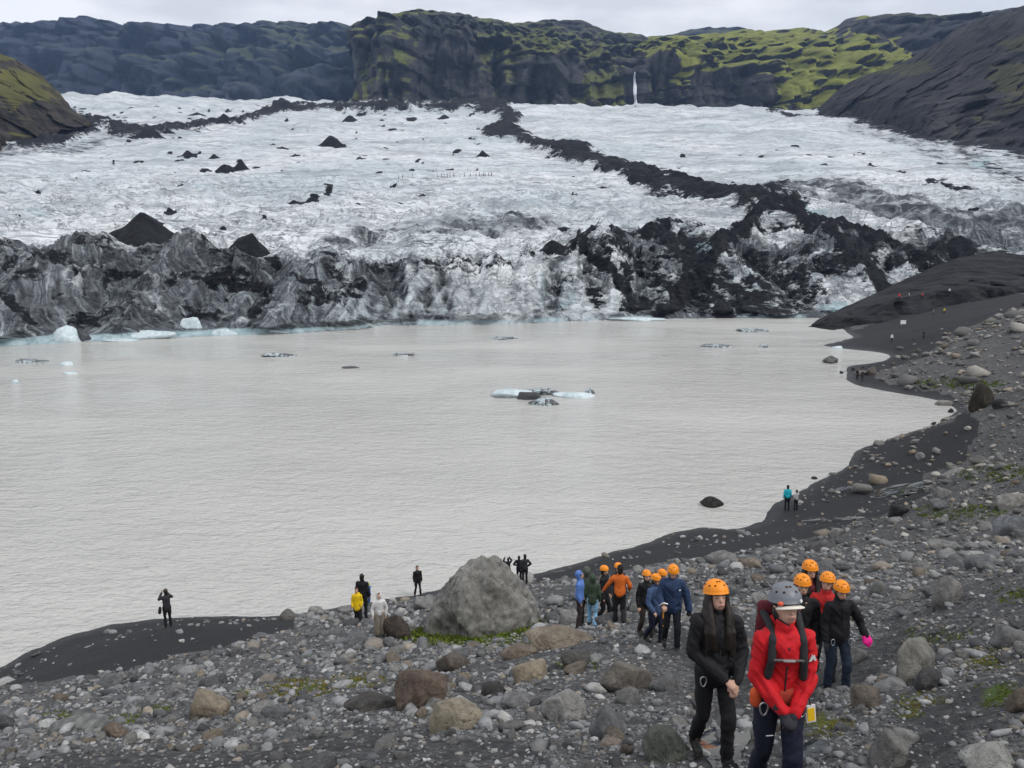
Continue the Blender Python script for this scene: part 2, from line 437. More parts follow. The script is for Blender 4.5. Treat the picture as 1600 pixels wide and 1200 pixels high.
PATH = [[(1090, 1215), (1085, 1140), (1110, 1060), (1000, 985), (960, 970), (1010, 960), (1130, 1010), (1200, 1040), (1300, 1040), (1400, 960), (1440, 980), (1380, 1050), (1280, 1100), (1290, 1160), (1200, 1215)],
        [(1390, 1215), (1400, 1130), (1470, 1075), (1610, 1040), (1640, 1110), (1500, 1150), (1480, 1215)],
        [(500, 1215), (330, 1190), (560, 1140), (800, 1155), (900, 1215)], [(0, 1215), (0, 1190), (160, 1165), (400, 1180), (420, 1215)]]
MOSSY = [(745, 998, 108, 13, 1.0), (690, 992, 45, 12, 1.0), (818, 978, 32, 10, 1.0), (470, 1075, 55, 15, .85), (560, 1064, 45, 12, .7), (240, 1108, 32, 9, .8), (90, 1120, 22, 9, .8),
         (195, 1124, 28, 8, .9), (250, 1180, 1, 1, 0), (1290, 1130, 45, 22, .7), (1440, 1095, 40, 16, .7), (1560, 1085, 40, 22, .75), (1540, 1030, 60, 18, .6), (900, 1040, 40, 8, .6), (1500, 800, 70, 12, .45),
         (1560, 740, 60, 14, .45), (1500, 600, 70, 8, .4), (1470, 990, 50, 14, .4), (1420, 1115, 26, 9, .7), (1585, 930, 30, 14, .5), (390, 1085, 30, 6, .7), (1030, 1185, 40, 8, .35)]
def ground_masks(V):
    px, py, d = proj(V)
    j1 = fbm(V / 2.2, 3, 40) ; j2 = fbm(V / 2.2, 3, 50)
    amp = np.clip(900 / np.maximum(d, 4), 6, 45)
    qx, qy = px + j1 * amp, py + j2 * amp * .6
    sand = np.zeros(len(V))
    ok = d > 2
    for qi, pl in enumerate(SAND): sand = np.maximum(sand, (inpoly(qx, qy, pl) & ok) * (1.0 if qi != 2 else .75))
    path = np.zeros(len(V))
    for pl in PATH: path = np.maximum(path, inpoly(qx, qy, pl) & ok)
    sand = np.maximum(sand, V[:, 2] < .25)
    sand = np.maximum(sand, path * .52)
    moss = np.zeros(len(V))
    for (x, y, a, b, s) in MOSSY:
        moss = np.maximum(moss, s * np.clip(1.3 - np.hypot((px - x) / a, (py - y) / b), 0, 1) * ok)
    wet = sstep(.6, 0.0, V[:, 2]) * .9
    wet = np.maximum(wet, np.clip(1.2 - np.hypot((px - 1145) / 60, (py - 1170) / 70), 0, 1) * ok * .9)
    return sand, path, moss, wet

M_ground = mat_ground()
az = np.radians(np.linspace(-48, 52, 430)); rr = np.r_[np.linspace(.2, 4.5, 10), np.geomspace(4.7, 290, 330)]
RR, AZ = np.meshgrid(rr, az, indexing='ij')
gx, gy = (RR * np.sin(AZ)).ravel(), (RR * np.cos(AZ)).ravel()
V = np.c_[gx, gy, G(gx, gy)]
GZ = V[:, 2].reshape(RR.shape); G_rr, G_az = rr, az
def FG(X, Y):
    """height of the ground mesh itself"""
    X = np.asarray(X, float); Y = np.asarray(Y, float); sh = X.shape
    X, Y = X.ravel(), Y.ravel()
    r = np.clip(np.hypot(X, Y), G_rr[0], G_rr[-1] - 1e-3); a = np.clip(np.arctan2(X, Y), G_az[0], G_az[-1] - 1e-6)
    i = np.clip(np.searchsorted(G_rr, r) - 1, 0, len(G_rr) - 2); fi = (r - G_rr[i]) / (G_rr[i + 1] - G_rr[i])
    t = (a - G_az[0]) / (G_az[1] - G_az[0]); j = np.clip(t.astype(int), 0, len(G_az) - 2); fj = t - j
    z = (GZ[i, j] * (1 - fi) + GZ[i + 1, j] * fi) * (1 - fj) + (GZ[i, j + 1] * (1 - fi) + GZ[i + 1, j + 1] * fi) * fj
    return z.reshape(sh)
def Gz(x, y): return float(FG(np.array([x]), np.array([y]))[0])
def hit(px, py, d0=3.0, d1=260.0, n=300):
    """where the ray through each pixel meets the ground"""
    px = np.atleast_1d(np.asarray(px, float)); py = np.atleast_1d(np.asarray(py, float))
    ds = np.geomspace(d0, d1, n)
    pts = P(px[:, None], py[:, None], ds[None])
    g = np.maximum(FG(pts[..., 0], pts[..., 1]), 0)
    below = pts[..., 2] < g
    k = np.where(below.any(1), below.argmax(1), n - 1); k = np.maximum(k, 1)
    r = np.arange(len(px))
    a = pts[r, k - 1, 2] - g[r, k - 1]; b = pts[r, k, 2] - g[r, k]
    t = np.clip(a / (a - b + 1e-9), 0, 1)[:, None]
    return pts[r, k - 1] * (1 - t) + pts[r, k] * t, ds[k]
sand, path, moss, wet = ground_masks(V)
gr = mesh_np("shore_ground", V, grid_faces(len(rr), len(az))[:, ::-1], M_ground, True, {"sand": sand, "moss": moss, "wet": wet})
tag(gr, "dark gravel and black sand slope running down to the lake", "ground", kind="structure")

# ------------------------------------------------------------------ lake
az = np.radians(np.linspace(-75, 75, 60)); rr = np.geomspace(8, 420, 50)
RR, AZ = np.meshgrid(rr, az, indexing='ij')
V = np.c_[(RR * np.sin(AZ)).ravel(), (RR * np.cos(AZ)).ravel(), np.zeros(RR.size)]
lake = mesh_np("lake_water", V, grid_faces(len(rr), len(az))[:, ::-1], mat_water(), True)
tag(lake, "milky grey glacial lake with small wind ripples", "lake", kind="structure")

# ------------------------------------------------------------------ lofted land: contour lines given as (photo column -> row, depth)
def loft_lines(xs, lines, rows):
    """lines: list of (ys, ds) arrays over xs; rows per section. returns nominal px rows, depths and the section coordinate"""
    Y, D, S = [], [], []
    for k in range(len(lines) - 1):
        n = rows[k]
        for i in range(n + (1 if k == len(lines) - 2 else 0)):
            t = i / n
            y0, d0 = lines[k]; y1, d1 = lines[k + 1]
            ld = np.exp(np.log(d0) * (1 - t) + np.log(d1) * t) if k >= 2 else d0 * (1 - t) + d1 * t
            Y.append(y0 * (1 - t) + y1 * t); D.append(ld); S.append(np.full(len(xs), k + t))
    return np.array(Y), np.array(D), np.array(S)
def ip(xs, pts): return np.interp(xs, [p[0] for p in pts], [p[1] for p in pts])

# ---- glacier
xs = np.linspace(-260, 1860, 800)
yb = ip(xs, [(-420, 575), (-100, 548), (0, 541), (130, 534), (300, 526), (450, 521), (570, 514), (600, 509), (800, 506), (1000, 499), (1150, 497), (1300, 497), (2020, 480)])
yt = ip(xs, [(-420, 420), (0, 416), (100, 412), (200, 402), (290, 404), (400, 424), (500, 432), (600, 432), (680, 424), (760, 424), (820, 420), (870, 408), (940, 402), (1000, 415), (1100, 430), (1200, 440), (1400, 430), (2020, 420)])
Db = wdepth(yb)
c_y = ip(xs, [(-420, 140), (0, 150), (100, 150), (250, 155), (450, 161), (520, 163), (760, 166), (900, 167), (1000, 168), (1200, 173), (1350, 178), (2020, 190)])
dtop = Db + ip(xs, [(-420, 20), (500, 20), (600, 14), (900, 15), (1000, 24), (1200, 30), (2020, 32)])
d3 = dtop + 22
y3 = yt - ip(xs, [(-420, 20), (300, 20), (600, 14), (900, 22), (1200, 30), (2020, 30)])
one = np.ones(len(xs))
lines = [(yb + 12, Db - 1.0), (yb - 1, Db), (yt, dtop), (y3, d3), (one * 335, one * 292), (one * 277, one * 410), (one * 225, one * 600), (one * 191, one * 850), (c_y, one * 1130), (c_y + 4, one * 1450)]
rows = [4, 108, 42, 76, 64, 48, 32, 26, 6]
LY, LD, LS = loft_lines(xs, lines, rows)
LX = np.broadcast_to(xs, LY.shape)
V = P(LX, LY, LD).reshape(-1, 3)
px, py, dd, ss = LX.ravel(), LY.ravel(), LD.ravel(), LS.ravel()
shp = LY.shape
facew = sstep(1.0, 1.25, ss) * (1 - sstep(2.2, 3.0, ss))
surf = sstep(2.0, 3.0, ss)
facec = sstep(.85, 1.02, ss) * (1 - sstep(2.2, 3.0, ss))
# black ash cover, laid out along the moraine lines
wob = 7.0
jx, jy = px + fbm(V / 14, 3, 60) * 22, py + fbm(V / 14, 3, 70) * 10
deb = np.zeros(len(V), np.float32)
def band(pts, gain=1.0, soft=1.0):
    global deb
    deb = np.maximum(deb, gain * np.clip((1.75 - dline(jx, jy, pts) * soft) * .62, 0, .86))
moraine = [(690, 171, 5), (745, 168, 6), (785, 174, 10), (800, 190, 12), (790, 207, 12), (830, 224, 10), (880, 238, 10), (930, 255, 12), (985, 274, 14), (1030, 292, 15), (1090, 303, 13), (1150, 318, 12), (1200, 330, 16), (1240, 340, 22)]
band(moraine); band([(760, 212, 8), (800, 214, 10)])
band([(330, 195, 5), (372, 192, 7), (410, 180, 8), (440, 172, 7), (520, 171, 5), (600, 172, 6), (700, 171, 5)], .95)
band([(100, 178, 8), (150, 196, 10), (200, 210, 8), (240, 208, 7), (300, 200, 5), (350, 194, 5)], .85)
band([(-300, 215, 20), (0, 222, 13), (50, 230, 11), (110, 214, 12), (160, 200, 8)], .85)
band([(1205, 335, 12), (1150, 385, 12), (1090, 440, 15), (1030, 490, 16)], .9); band([(1240, 345, 14), (1300, 395, 14), (1350, 440, 16), (1380, 480, 16)], .9)
band([(1000, 372, 8), (1045, 400, 10), (1080, 440, 12), (1130, 490, 14)], .88); band([(900, 388, 6), (945, 420, 9), (985, 470, 12)], .8); band([(1240, 345, 12), (1330, 380, 10), (1430, 410, 14), (1500, 420, 16)], .85)
deb_band = np.clip(deb * 1.15, 0, .85)
band([(940, 372, 5), (1010, 370, 9), (1100, 362, 8), (1190, 345, 9), (1240, 345, 20), (1300, 372, 14), (1380, 398, 12), (1450, 420, 14)], .85)
band([(880, 395, 7), (940, 378, 7), (1030, 376, 9), (1060, 400, 13), (1090, 430, 15), (1150, 460, 14), (1250, 440, 18), (1350, 420, 16)], .72)
band([(960, 400, 10), (985, 440, 14), (970, 480, 12), (1050, 470, 22), (1150, 480, 18), (1260, 470, 20)], .68)
band([(1190, 300, 10), (1230, 290, 8)], .7); band([(1440, 300, 5), (1470, 292, 6), (1530, 315, 5)], .8)
band([(1200, 175, 3), (1330, 186, 5), (1450, 212, 10), (1600, 238, 14), (2000, 260, 20)], .8)
band([(1500, 240, 8), (1600, 285, 12), (2000, 330, 30)], .55)
band([(-300, 415, 8), (0, 408, 6), (60, 415, 9), (130, 412, 7), (200, 398, 8), (300, 400, 6), (390, 415, 9), (440, 426, 7), (560, 432, 5), (620, 432, 5), (700, 420, 6), (740, 424, 7), (800, 420, 6), (850, 402, 7), (900, 388, 8)], .50, .7)
band([(0, 425, 10), (60, 430, 12), (160, 425, 12), (230, 435, 10)], .62); band([(210, 470, 9), (260, 500, 9)], .55); band([(300, 440, 12), (400, 450, 14), (440, 470, 13), (400, 490, 12)], .62); band([(100, 430, 9), (200, 445, 10)], .5)
band([(-100, 450, 10), (20, 470, 9), (75, 500, 7)], .8); band([(520, 440, 9), (570, 450, 8)], .62); band([(20, 440, 12), (140, 420, 10)], .55)
band([(395, 335, 3), (420, 345, 3), (450, 352, 2)], .6); band([(446, 322, 4), (475, 318, 3), (514, 304, 4)], .8)
deb = np.minimum(deb, .80)
# ash cones
CONES = [(287, 246, 22, 10), (276, 251, 12, 4), (330, 252, 20, 10), (351, 247, 8, 5), (347, 270, 26, 14), (374, 268, 24, 16), (318, 271, 16, 6), (371, 257, 12, 5), (512, 231, 34, 17), (528, 233, 22, 8), (422, 230, 12, 9),
         (437, 236, 16, 6), (458, 250, 20, 7), (492, 248, 11, 4), (560, 249, 12, 4), (598, 236, 14, 6), (542, 191, 20, 12), (512, 201, 16, 10), (562, 181, 16, 10), (592, 197, 13, 8), (608, 204, 15, 6), (640, 190, 15, 9),
         (636, 184, 14, 7), (690, 188, 24, 7), (552, 219, 12, 6), (568, 213, 9, 5), (660, 222, 9, 5), (712, 239, 13, 6), (753, 250, 22, 12), (246, 272, 30, 6), (484, 197, 10, 6), (448, 191, 9, 5), (424, 213, 9, 4),
         (204, 388, 92, 44), (236, 360, 34, 14), (282, 372, 26, 8), (383, 406, 64, 36), (102, 386, 14, 9), (60, 412, 34, 16), (92, 416, 46, 14), (26, 388, 16, 6), (484, 318, 20, 8), (455, 324, 28, 9), (436, 364, 18, 6), (505, 363, 14, 6), (322, 366, 18, 8), (345, 364, 14, 7),
         (343, 197, 30, 16), (368, 197, 20, 13), (258, 213, 16, 12), (218, 220, 44, 18), (436, 173, 44, 14), (300, 184, 30, 6), (215, 186, 12, 5), (190, 178, 10, 5), (610, 176, 20, 10),
         (735, 409, 26, 10), (765, 388, 24, 12), (790, 400, 20, 12), (860, 400, 40, 18), (930, 378, 36, 18), (1020, 384, 46, 26), (1210, 305, 40, 16), (1212, 263, 9, 6), (1265, 248, 12, 7), (1290, 262, 12, 5),
         (1362, 264, 18, 6), (1330, 275, 26, 8), (1320, 362, 34, 16), (1470, 304, 40, 16), (1510, 312, 36, 12), (1430, 410, 40, 16)]
cr = np.random.default_rng(12)
for _ in range(190):
    yy_ = 168 + cr.random() ** 1.7 * 120; CONES.append((cr.uniform(110, 770), yy_, cr.uniform(6, 12), cr.uniform(1.5, 3.4)))
for _ in range(50): CONES.append((cr.uniform(850, 1560), cr.uniform(230, 330), cr.uniform(6, 13), cr.uniform(1.2, 2.8)))
for _ in range(40): CONES.append((cr.uniform(0, 900), cr.uniform(290, 390), cr.uniform(9, 18), cr.uniform(1.0, 2.4)))
addz = np.zeros(len(V), np.float32); cmask = np.zeros(len(V), np.float32)
for (cx, cyy, w, h) in CONES:
    j = int(np.clip(np.searchsorted(xs, cx), 0, len(xs) - 1))
    i = int(np.argmin(np.abs(LY[6:, j] - cyy))) + 6
    c = V[i * shp[1] + j]; d = LD[i, j]
    R = w / 2 * d / F * 1.2; hz = h * d / F * 1.0
    i0, i1, j0, j1 = max(0, i - 70), min(shp[0], i + 90), max(0, j - int(w * .6) - 6), min(shp[1], j + int(w * .6) + 7)
    m = (np.arange(i0, i1)[:, None] * shp[1] + np.arange(j0, j1)[None]).ravel()
    m = m[(np.abs(V[m, 0] - c[0]) < R * 2.6) & (np.abs(V[m, 1] - c[1]) < R * 3.6)]
    if len(m) == 0: continue
    nn = pn(V[m] / max(R, 1.5) * 1.2, 5) * .55 + 1
    r = np.hypot(V[m, 0] - c[0], (V[m, 1] - c[1] - R * .9) / 1.15) / (R * nn)
    cmask[m] = np.maximum(cmask[m], np.clip(1.5 - r, 0, .5) * 2)
    addz[m] = np.maximum(addz[m], hz * np.clip(1.06 - r, 0, 1))
    deb[m] = np.maximum(deb[m], np.clip((1.12 - r) * 3, 0, 1) * 1.25)
dirt = np.zeros(len(V), np.float32)
dirt = np.maximum(dirt, facec * ip(px, [(-420, 1.0), (300, 1.0), (420, .95), (480, .84), (600, .68), (720, .48), (840, .46), (940, .6), (1000, .72), (1250, .75), (2020, .7)]))
dirt = np.maximum(dirt, .74 * np.clip(1.4 - dline(jx, jy, [(960, 400, 20), (1060, 420, 50), (1200, 430, 55), (1350, 420, 45), (1700, 400, 40)]), 0, 1))
dirt = np.maximum(dirt, .62 * np.clip(1.4 - dline(jx, jy, [(1200, 300, 20), (1300, 300, 30), (1450, 350, 40), (1600, 370, 50), (1900, 360, 60)]), 0, 1))
dirt = np.maximum(dirt, .45 * np.clip(1.4 - dline(jx, jy, [(1330, 200, 10), (1480, 240, 25), (1600, 280, 40), (1900, 320, 60)]), 0, 1))
dirt = np.maximum(dirt, .52 * np.clip(1.4 - dline(jx, jy, [(520, 400, 15), (640, 380, 30), (800, 360, 30), (900, 370, 20)]), 0, 1))
dirt = np.maximum(dirt, .5 * np.clip(1.4 - dline(jx, jy, [(-200, 240, 20), (0, 240, 14), (110, 235, 10), (210, 205, 9)]), 0, 1))
zz = V[:, 2]
blue = facec * np.clip((2.3 - zz) / 1.6, 0, 1) * ip(px, [(-420, .75), (60, .8), (450, .72), (570, .62), (650, .5), (800, .55), (950, .45), (1300, .4), (2020, .4)])
blue = np.maximum(blue, .42 * facew * ip(px, [(560, 0), (640, .8), (800, 1), (900, 1), (960, 0)]))
for (x, y, a, b, s) in [(1530, 255, 40, 12, .62), (238, 262, 24, 6, .55), (320, 318, 40, 16, .5), (1270, 345, 70, 14, .5), (40, 340, 60, 16, .45), (850, 330, 60, 20, .42), (1080, 420, 40, 20, .55), (1290, 480, 30, 10, .62)]:
    blue = np.maximum(blue, s * np.clip(1.4 - np.hypot((px - x) / a, (py - y) / b), 0, 1))
# relief
n_big = fbm(V / np.array([70, 90, 60.]), 3, 1)
n_mid = fbm(V / np.array([26, 20, 20.]), 4, 2, .55, True)
n_rid = fbm(V / np.array([9, 6, 9.]), 3, 4, .55, True)
nearw = 1 - sstep(260, 480, dd)
n_flow = fbm(np.c_[V[:, 0] / 60, V[:, 1] / 11, V[:, 2] * 0], 3, 90, .5, True)
dz = surf * (n_flow - .4) * (1.1 + 1.2 * nearw + dd * .001) + surf * (n_big * (3 + dd * .012) + (n_mid - .35) * (1.0 + 4.6 * nearw + dd * .0022) + (n_rid - .35) * (.7 + .8 * nearw))
dz += sstep(.3, .8, deb_band) * surf * (.8 + dd * .0026) * (1 + n_rid * .8)
dz += (fbm(V / 7.0, 3, 6, .5, True)) * sstep(1.8, 2.2, ss) * (1 - sstep(3.0, 3.6, ss)) * 1.6
# the broken front: flutes, pillars and lobes
fl = fbm(np.c_[V[:, 0] / 7.5, V[:, 1] * 0 + 3, V[:, 2] / 30], 4, 8, .55, True)
lob = fbm(np.c_[V[:, 0] / 24, V[:, 2] / 14, V[:, 1] * 0], 3, 12, .5)
blk = fbm(V / np.array([5, 5, 3.5]), 4, 15, .6, True)
shelf = fbm(np.c_[V[:, 0] / 30, V[:, 2] / 2.5, V[:, 1] * 0], 3, 18)
tr = np.random.default_rng(77)
T = np.zeros(len(V), np.float32); FX = np.zeros(len(V), np.float32); TW = np.ones(len(V), np.float32)
fm = np.where((ss > .9) & (ss < 3.6))[0]
xw = V[fm, 0] + 2.2 * fbm(V[fm] / 9, 3, 33); zw = V[fm, 2]
x0 = -190.0
while x0 < 190:
    mid = -38 < x0 < 22
    w = tr.uniform(4.5, 10) if mid else tr.uniform(6, 19)
    A = w * tr.uniform(.5, .95); lean = tr.uniform(-.8, .8) * (.5 if mid else 1.0); zt = tr.uniform(.55, 1.0)
    for (w_, A_, l_, o_) in ((w, A, lean, 0), (w * .45, A * .62, lean + tr.uniform(-.5, .5), tr.uniform(-.6, .6) * w)):
        fx = (xw - (x0 + o_) - l_ * (zw - 4)) / w_
        v = A_ * np.maximum(0, 1 - np.abs(fx)) * (1 - .35 * np.clip(zw / 16, 0, 1) * (1 - zt))
        up_ = v > T[fm]
        T[fm] = np.where(up_, v, T[fm]); FX[fm] = np.where(up_, fx, FX[fm]); TW[fm] = np.where(up_, w_, TW[fm])
    x0 += w * tr.uniform(.6, 1.15)
butt = np.clip(T / 6.5, 0, 1)
wx = V[:, 0] + 4 * fbm(V / 12, 3, 34)
butt2 = np.abs(((wx / 3.6 - .25 * V[:, 2] / 3.6 + 1.2 * fl) % 1.0) * 2 - 1)
dy = facew * (4.0 - T * 1.15 + (.5 - butt2) * 1.1 - (fl - .3) * 1.3 - lob * 7 - (blk - .3) * 1.5)
dy = np.clip(dy, -6, 16)
strat = V[:, 2] * .9 + np.abs(FX) * TW * .75 + fbm(V / 9, 3, 35) * 2.0
fin = sstep(1.15, 1.7, ss) * (1 - sstep(2.4, 3.3, ss))
bvar = np.clip(.9 + 1.4 * fbm(np.c_[V[:, 0] / 40, V[:, 1] * 0, V[:, 0] * 0], 2, 44), .2, 2.0)
dz += fin * ((T - 4.6) * .45 * bvar + (butt2 - .5) * .7)
crump = np.clip(1.5 - dline(px, py, [(930, 400, 22), (1060, 410, 55), (1200, 405, 60), (1330, 410, 50), (1500, 420, 45)]), 0, 1)
dz += crump * surf * ((fbm(V / np.array([13, 9, 10.]), 4, 55, .55, True) - .35) * 5.0)
cr_n = fbm(V / np.array([16, 10, 10.]), 4, 56, .6)
deb = np.maximum(deb, crump * np.clip(.47 + cr_n * .75, 0, .8))
fpat = fbm(V / np.array([16, 12, 9.]), 4, 61, .6)
deb = np.maximum(deb, facew * np.clip(.47 + fpat * 1.0 - (butt - .4) * .35, 0, .78) * ip(px, [(-420, 1), (520, 1), (620, .55), (760, .5), (900, .7), (980, 1), (2020, 1)]))
dirt = np.clip(dirt + facew * ((.5 - butt) * .52 + (.5 - butt2) * .16), 0, 1)
deb = np.maximum(deb, facew * np.clip((.36 - butt) * 2.4, 0, .64) * ip(px, [(-420, 1), (560, 1), (640, .7), (900, .8), (2020, 1)]))
topn = fbm(np.c_[V[:, 0] / 26, V[:, 1] / 26, V[:, 0] * 0], 5, 21, .5, True)
dzf = (topn - .45) * 4.0 * sstep(1.25, 2.0, ss) * (1 - sstep(2.3, 3.4, ss)) + facew * sstep(1.1, 1.6, ss) * (blk - .4) * 2.2
V[:, 1] += dy
V[:, 2] += (dz + dzf) * (1 - .82 * cmask) + addz * (1 + .12 * n_rid)
V[:, 0] += facew * fbm(V / 6, 3, 25) * 1.5
glacier = mesh_np("glacier", V, grid_faces(*shp)[:, ::1], mat_glacier(), True, {"debris": deb, "dirt": dirt, "blue": blue, "face": facew, "broken": nearw, "strat": strat})
tag(glacier, "ash-streaked white glacier tongue ending in a dirty broken ice front", "glacier", kind="structure")
GLV = V.reshape(*shp, 3); GLY = LY
def glacier_at(x, y):
    j = int(np.clip(np.searchsorted(xs_gl, x), 0, len(xs_gl) - 1)); i = int(np.argmin(np.abs(GLY[:, j] - y)))
    return GLV[i, j]
xs_gl = xs

# ---- mountains behind
def mountain(name, label, x0, x1, nc, lines, rows, mat, disp, mossf=None, seed=0, gully=1.0, terr=0.3, bl=14.0):
    xs = np.linspace(x0, x1, nc)
    L = [(ip(xs, a), ip(xs, b) if isinstance(b, list) else np.full(nc, float(b))) for a, b in lines]
    LY, LD, LS = loft_lines(xs, L, rows)
    V = P(np.broadcast_to(xs, LY.shape), LY, LD).reshape(-1, 3)
    s = LS.ravel(); d = LD.ravel()
    sc = d.mean() / 1500
    a = fbm(np.c_[V[:, 0] / 90, V[:, 1] / 90, V[:, 2] / 420] / sc, 5, seed + 1, .55, True)
    b = fbm(V / (55 * sc), 4, seed + 5, .55)
    c = fbm(np.c_[V[:, 0] / 260, V[:, 1] / 260, V[:, 2] / 26] / sc, 4, seed + 9, .5, True)
    amp = disp * sc
    bil = np.abs(pn(np.c_[V[:, 0] / 60, V[:, 1] / 90, V[:, 2] / 500] / sc, seed + 3)) * 2.2 + np.abs(pn(np.c_[V[:, 0] / 24, V[:, 1] / 40, V[:, 2] / 200] / sc, seed + 4)) * .9
    a = a * .45 + bil * .8
    tz = V[:, 2] / (34 * sc) + .9 * b + 1.6 * pn(V / (120 * sc), seed + 6)
    saw = tz % 1.0; saw = np.where(saw < .8, saw / .8, (1 - saw) / .2)
    top = sstep(len(lines) - 3.0, len(lines) - 2.0, s)     # keep the skyline where it is
    V[:, 1] -= ((a - .4) * 70 * gully + b * bl + (c - .4) * 6 - saw * terr * 26) * amp * (1 - .6 * top)
    V[:, 0] += b * 12 * amp * (1 - top)
    V[:, 2] += (b * bl * .2 + (c - .4) * 3) * amp * (1 - .75 * top)
    m = np.full(len(V), .5, np.float32)
    if mossf is not None: m = mossf(np.broadcast_to(xs, LY.shape).ravel(), LY.ravel(), s).astype(np.float32)
    o = mesh_np(name, V, grid_faces(*LY.shape), mat, True, {"moss": m})
    tag(o, label, "mountain", kind="structure")
    return o
M_blue = mat_mountain("haze_tinted_scree", (.028, .034, .052), (.05, .058, .08), (.085, .10, .035), .6, .7, (.8, 1.25))  # blue of the distant haze is mixed into the rock colours
M_cliff = mat_mountain("cliff_rock", (.036, .038, .042), (.075, .074, .074), (.15, .17, .038), .75, .9, (.66, .98))
M_green = mat_mountain("mossy_slope", (.034, .034, .037), (.075, .07, .066), (.225, .24, .045), 1.0, .9, (.45, .72), .004)
M_dark = mat_mountain("dark_scree", (.026, .026, .030), (.066, .062, .062), (.10, .10, .03), .45, 2.2, (.95, 1.35))
M_brown = mat_mountain("brown_slope", (.035, .031, .027), (.075, .064, .052), (.13, .125, .028), .85, 2.6, (.75, 1.15))

def blobmoss(items, base, dark=()):
    def f(x, y, s):
        m = np.full(len(x), base)
        for (bx, by, a, b, v) in items: m = np.maximum(m, base + (v - base) * np.clip(1.6 - np.hypot((x - bx) / a, (y - by) / b), 0, 1))
        for (bx, by, a, b) in dark: m = m - 1.2 * np.clip(1.5 - np.hypot((x - bx) / a, (y - by) / b), 0, 1)
        return m
    return f
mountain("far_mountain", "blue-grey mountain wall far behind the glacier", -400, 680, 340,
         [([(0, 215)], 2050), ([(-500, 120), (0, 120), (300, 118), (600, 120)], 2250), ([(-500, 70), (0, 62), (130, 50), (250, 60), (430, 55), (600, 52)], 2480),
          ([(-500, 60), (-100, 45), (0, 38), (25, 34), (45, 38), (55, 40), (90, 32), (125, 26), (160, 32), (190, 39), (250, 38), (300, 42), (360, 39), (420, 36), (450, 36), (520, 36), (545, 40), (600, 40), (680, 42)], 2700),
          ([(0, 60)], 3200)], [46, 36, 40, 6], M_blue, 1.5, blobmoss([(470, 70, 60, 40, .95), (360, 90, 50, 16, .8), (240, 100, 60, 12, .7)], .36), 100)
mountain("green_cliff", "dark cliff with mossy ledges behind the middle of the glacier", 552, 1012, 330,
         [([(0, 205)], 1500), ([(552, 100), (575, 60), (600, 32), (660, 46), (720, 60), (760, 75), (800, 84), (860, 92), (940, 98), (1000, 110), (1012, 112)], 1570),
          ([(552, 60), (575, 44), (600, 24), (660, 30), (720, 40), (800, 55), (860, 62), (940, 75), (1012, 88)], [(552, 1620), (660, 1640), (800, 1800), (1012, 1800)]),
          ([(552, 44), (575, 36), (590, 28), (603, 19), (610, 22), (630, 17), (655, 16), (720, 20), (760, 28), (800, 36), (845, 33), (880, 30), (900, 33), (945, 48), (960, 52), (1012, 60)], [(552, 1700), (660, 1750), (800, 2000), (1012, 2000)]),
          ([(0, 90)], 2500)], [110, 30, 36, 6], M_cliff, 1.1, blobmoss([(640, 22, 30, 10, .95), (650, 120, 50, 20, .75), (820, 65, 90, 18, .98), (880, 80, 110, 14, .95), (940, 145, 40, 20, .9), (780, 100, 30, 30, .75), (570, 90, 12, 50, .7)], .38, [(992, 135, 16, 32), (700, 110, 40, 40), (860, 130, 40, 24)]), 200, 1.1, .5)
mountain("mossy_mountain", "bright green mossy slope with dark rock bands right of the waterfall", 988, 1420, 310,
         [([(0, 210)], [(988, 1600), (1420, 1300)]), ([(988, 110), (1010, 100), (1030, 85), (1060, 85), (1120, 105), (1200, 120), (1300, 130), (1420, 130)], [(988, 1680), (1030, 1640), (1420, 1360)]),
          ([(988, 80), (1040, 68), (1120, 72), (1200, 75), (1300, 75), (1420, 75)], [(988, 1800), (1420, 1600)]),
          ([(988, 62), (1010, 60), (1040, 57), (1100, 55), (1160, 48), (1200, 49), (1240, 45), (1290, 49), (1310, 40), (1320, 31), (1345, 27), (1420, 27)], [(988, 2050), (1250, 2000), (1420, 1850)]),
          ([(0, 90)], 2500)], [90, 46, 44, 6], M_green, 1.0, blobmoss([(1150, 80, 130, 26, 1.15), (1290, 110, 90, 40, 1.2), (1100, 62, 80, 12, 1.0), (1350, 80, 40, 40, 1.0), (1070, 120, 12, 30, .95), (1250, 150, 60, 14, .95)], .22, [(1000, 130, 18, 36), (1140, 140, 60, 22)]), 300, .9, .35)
mountain("far_mountain", "low grey hump on the skyline above the waterfall", 930, 1240, 120,
         [([(0, 120)], 2500), ([(0, 70)], 2600), ([(930, 66), (1000, 60), (1050, 55), (1080, 47), (1120, 43), (1150, 44), (1180, 50), (1240, 62)], 2800), ([(0, 80)], 3200)], [12, 20, 4], M_blue, .9, None, 350)
mountain("plateau_mountain", "grey scree shoulder under a flat grassy top on the right skyline", 1300, 1900, 200,
         [([(0, 200)], [(1300, 1500), (2000, 900)]), ([(1300, 120), (1400, 110), (2000, 80)], [(1300, 1600), (2000, 1000)]), ([(1300, 60), (1340, 40), (1400, 36), (1500, 32), (2000, 20)], [(1300, 1800), (2000, 1250)]),
          ([(1300, 48), (1320, 31), (1345, 27), (1380, 24), (1410, 22), (1450, 24), (1490, 28), (1530, 22), (1600, 10), (2000, -60)], [(1300, 1950), (2000, 1400)]), ([(0, 60)], 2500)], [44, 40, 30, 6], M_dark, .9, blobmoss([(1450, 27, 60, 6, 1.4)], .3), 400)
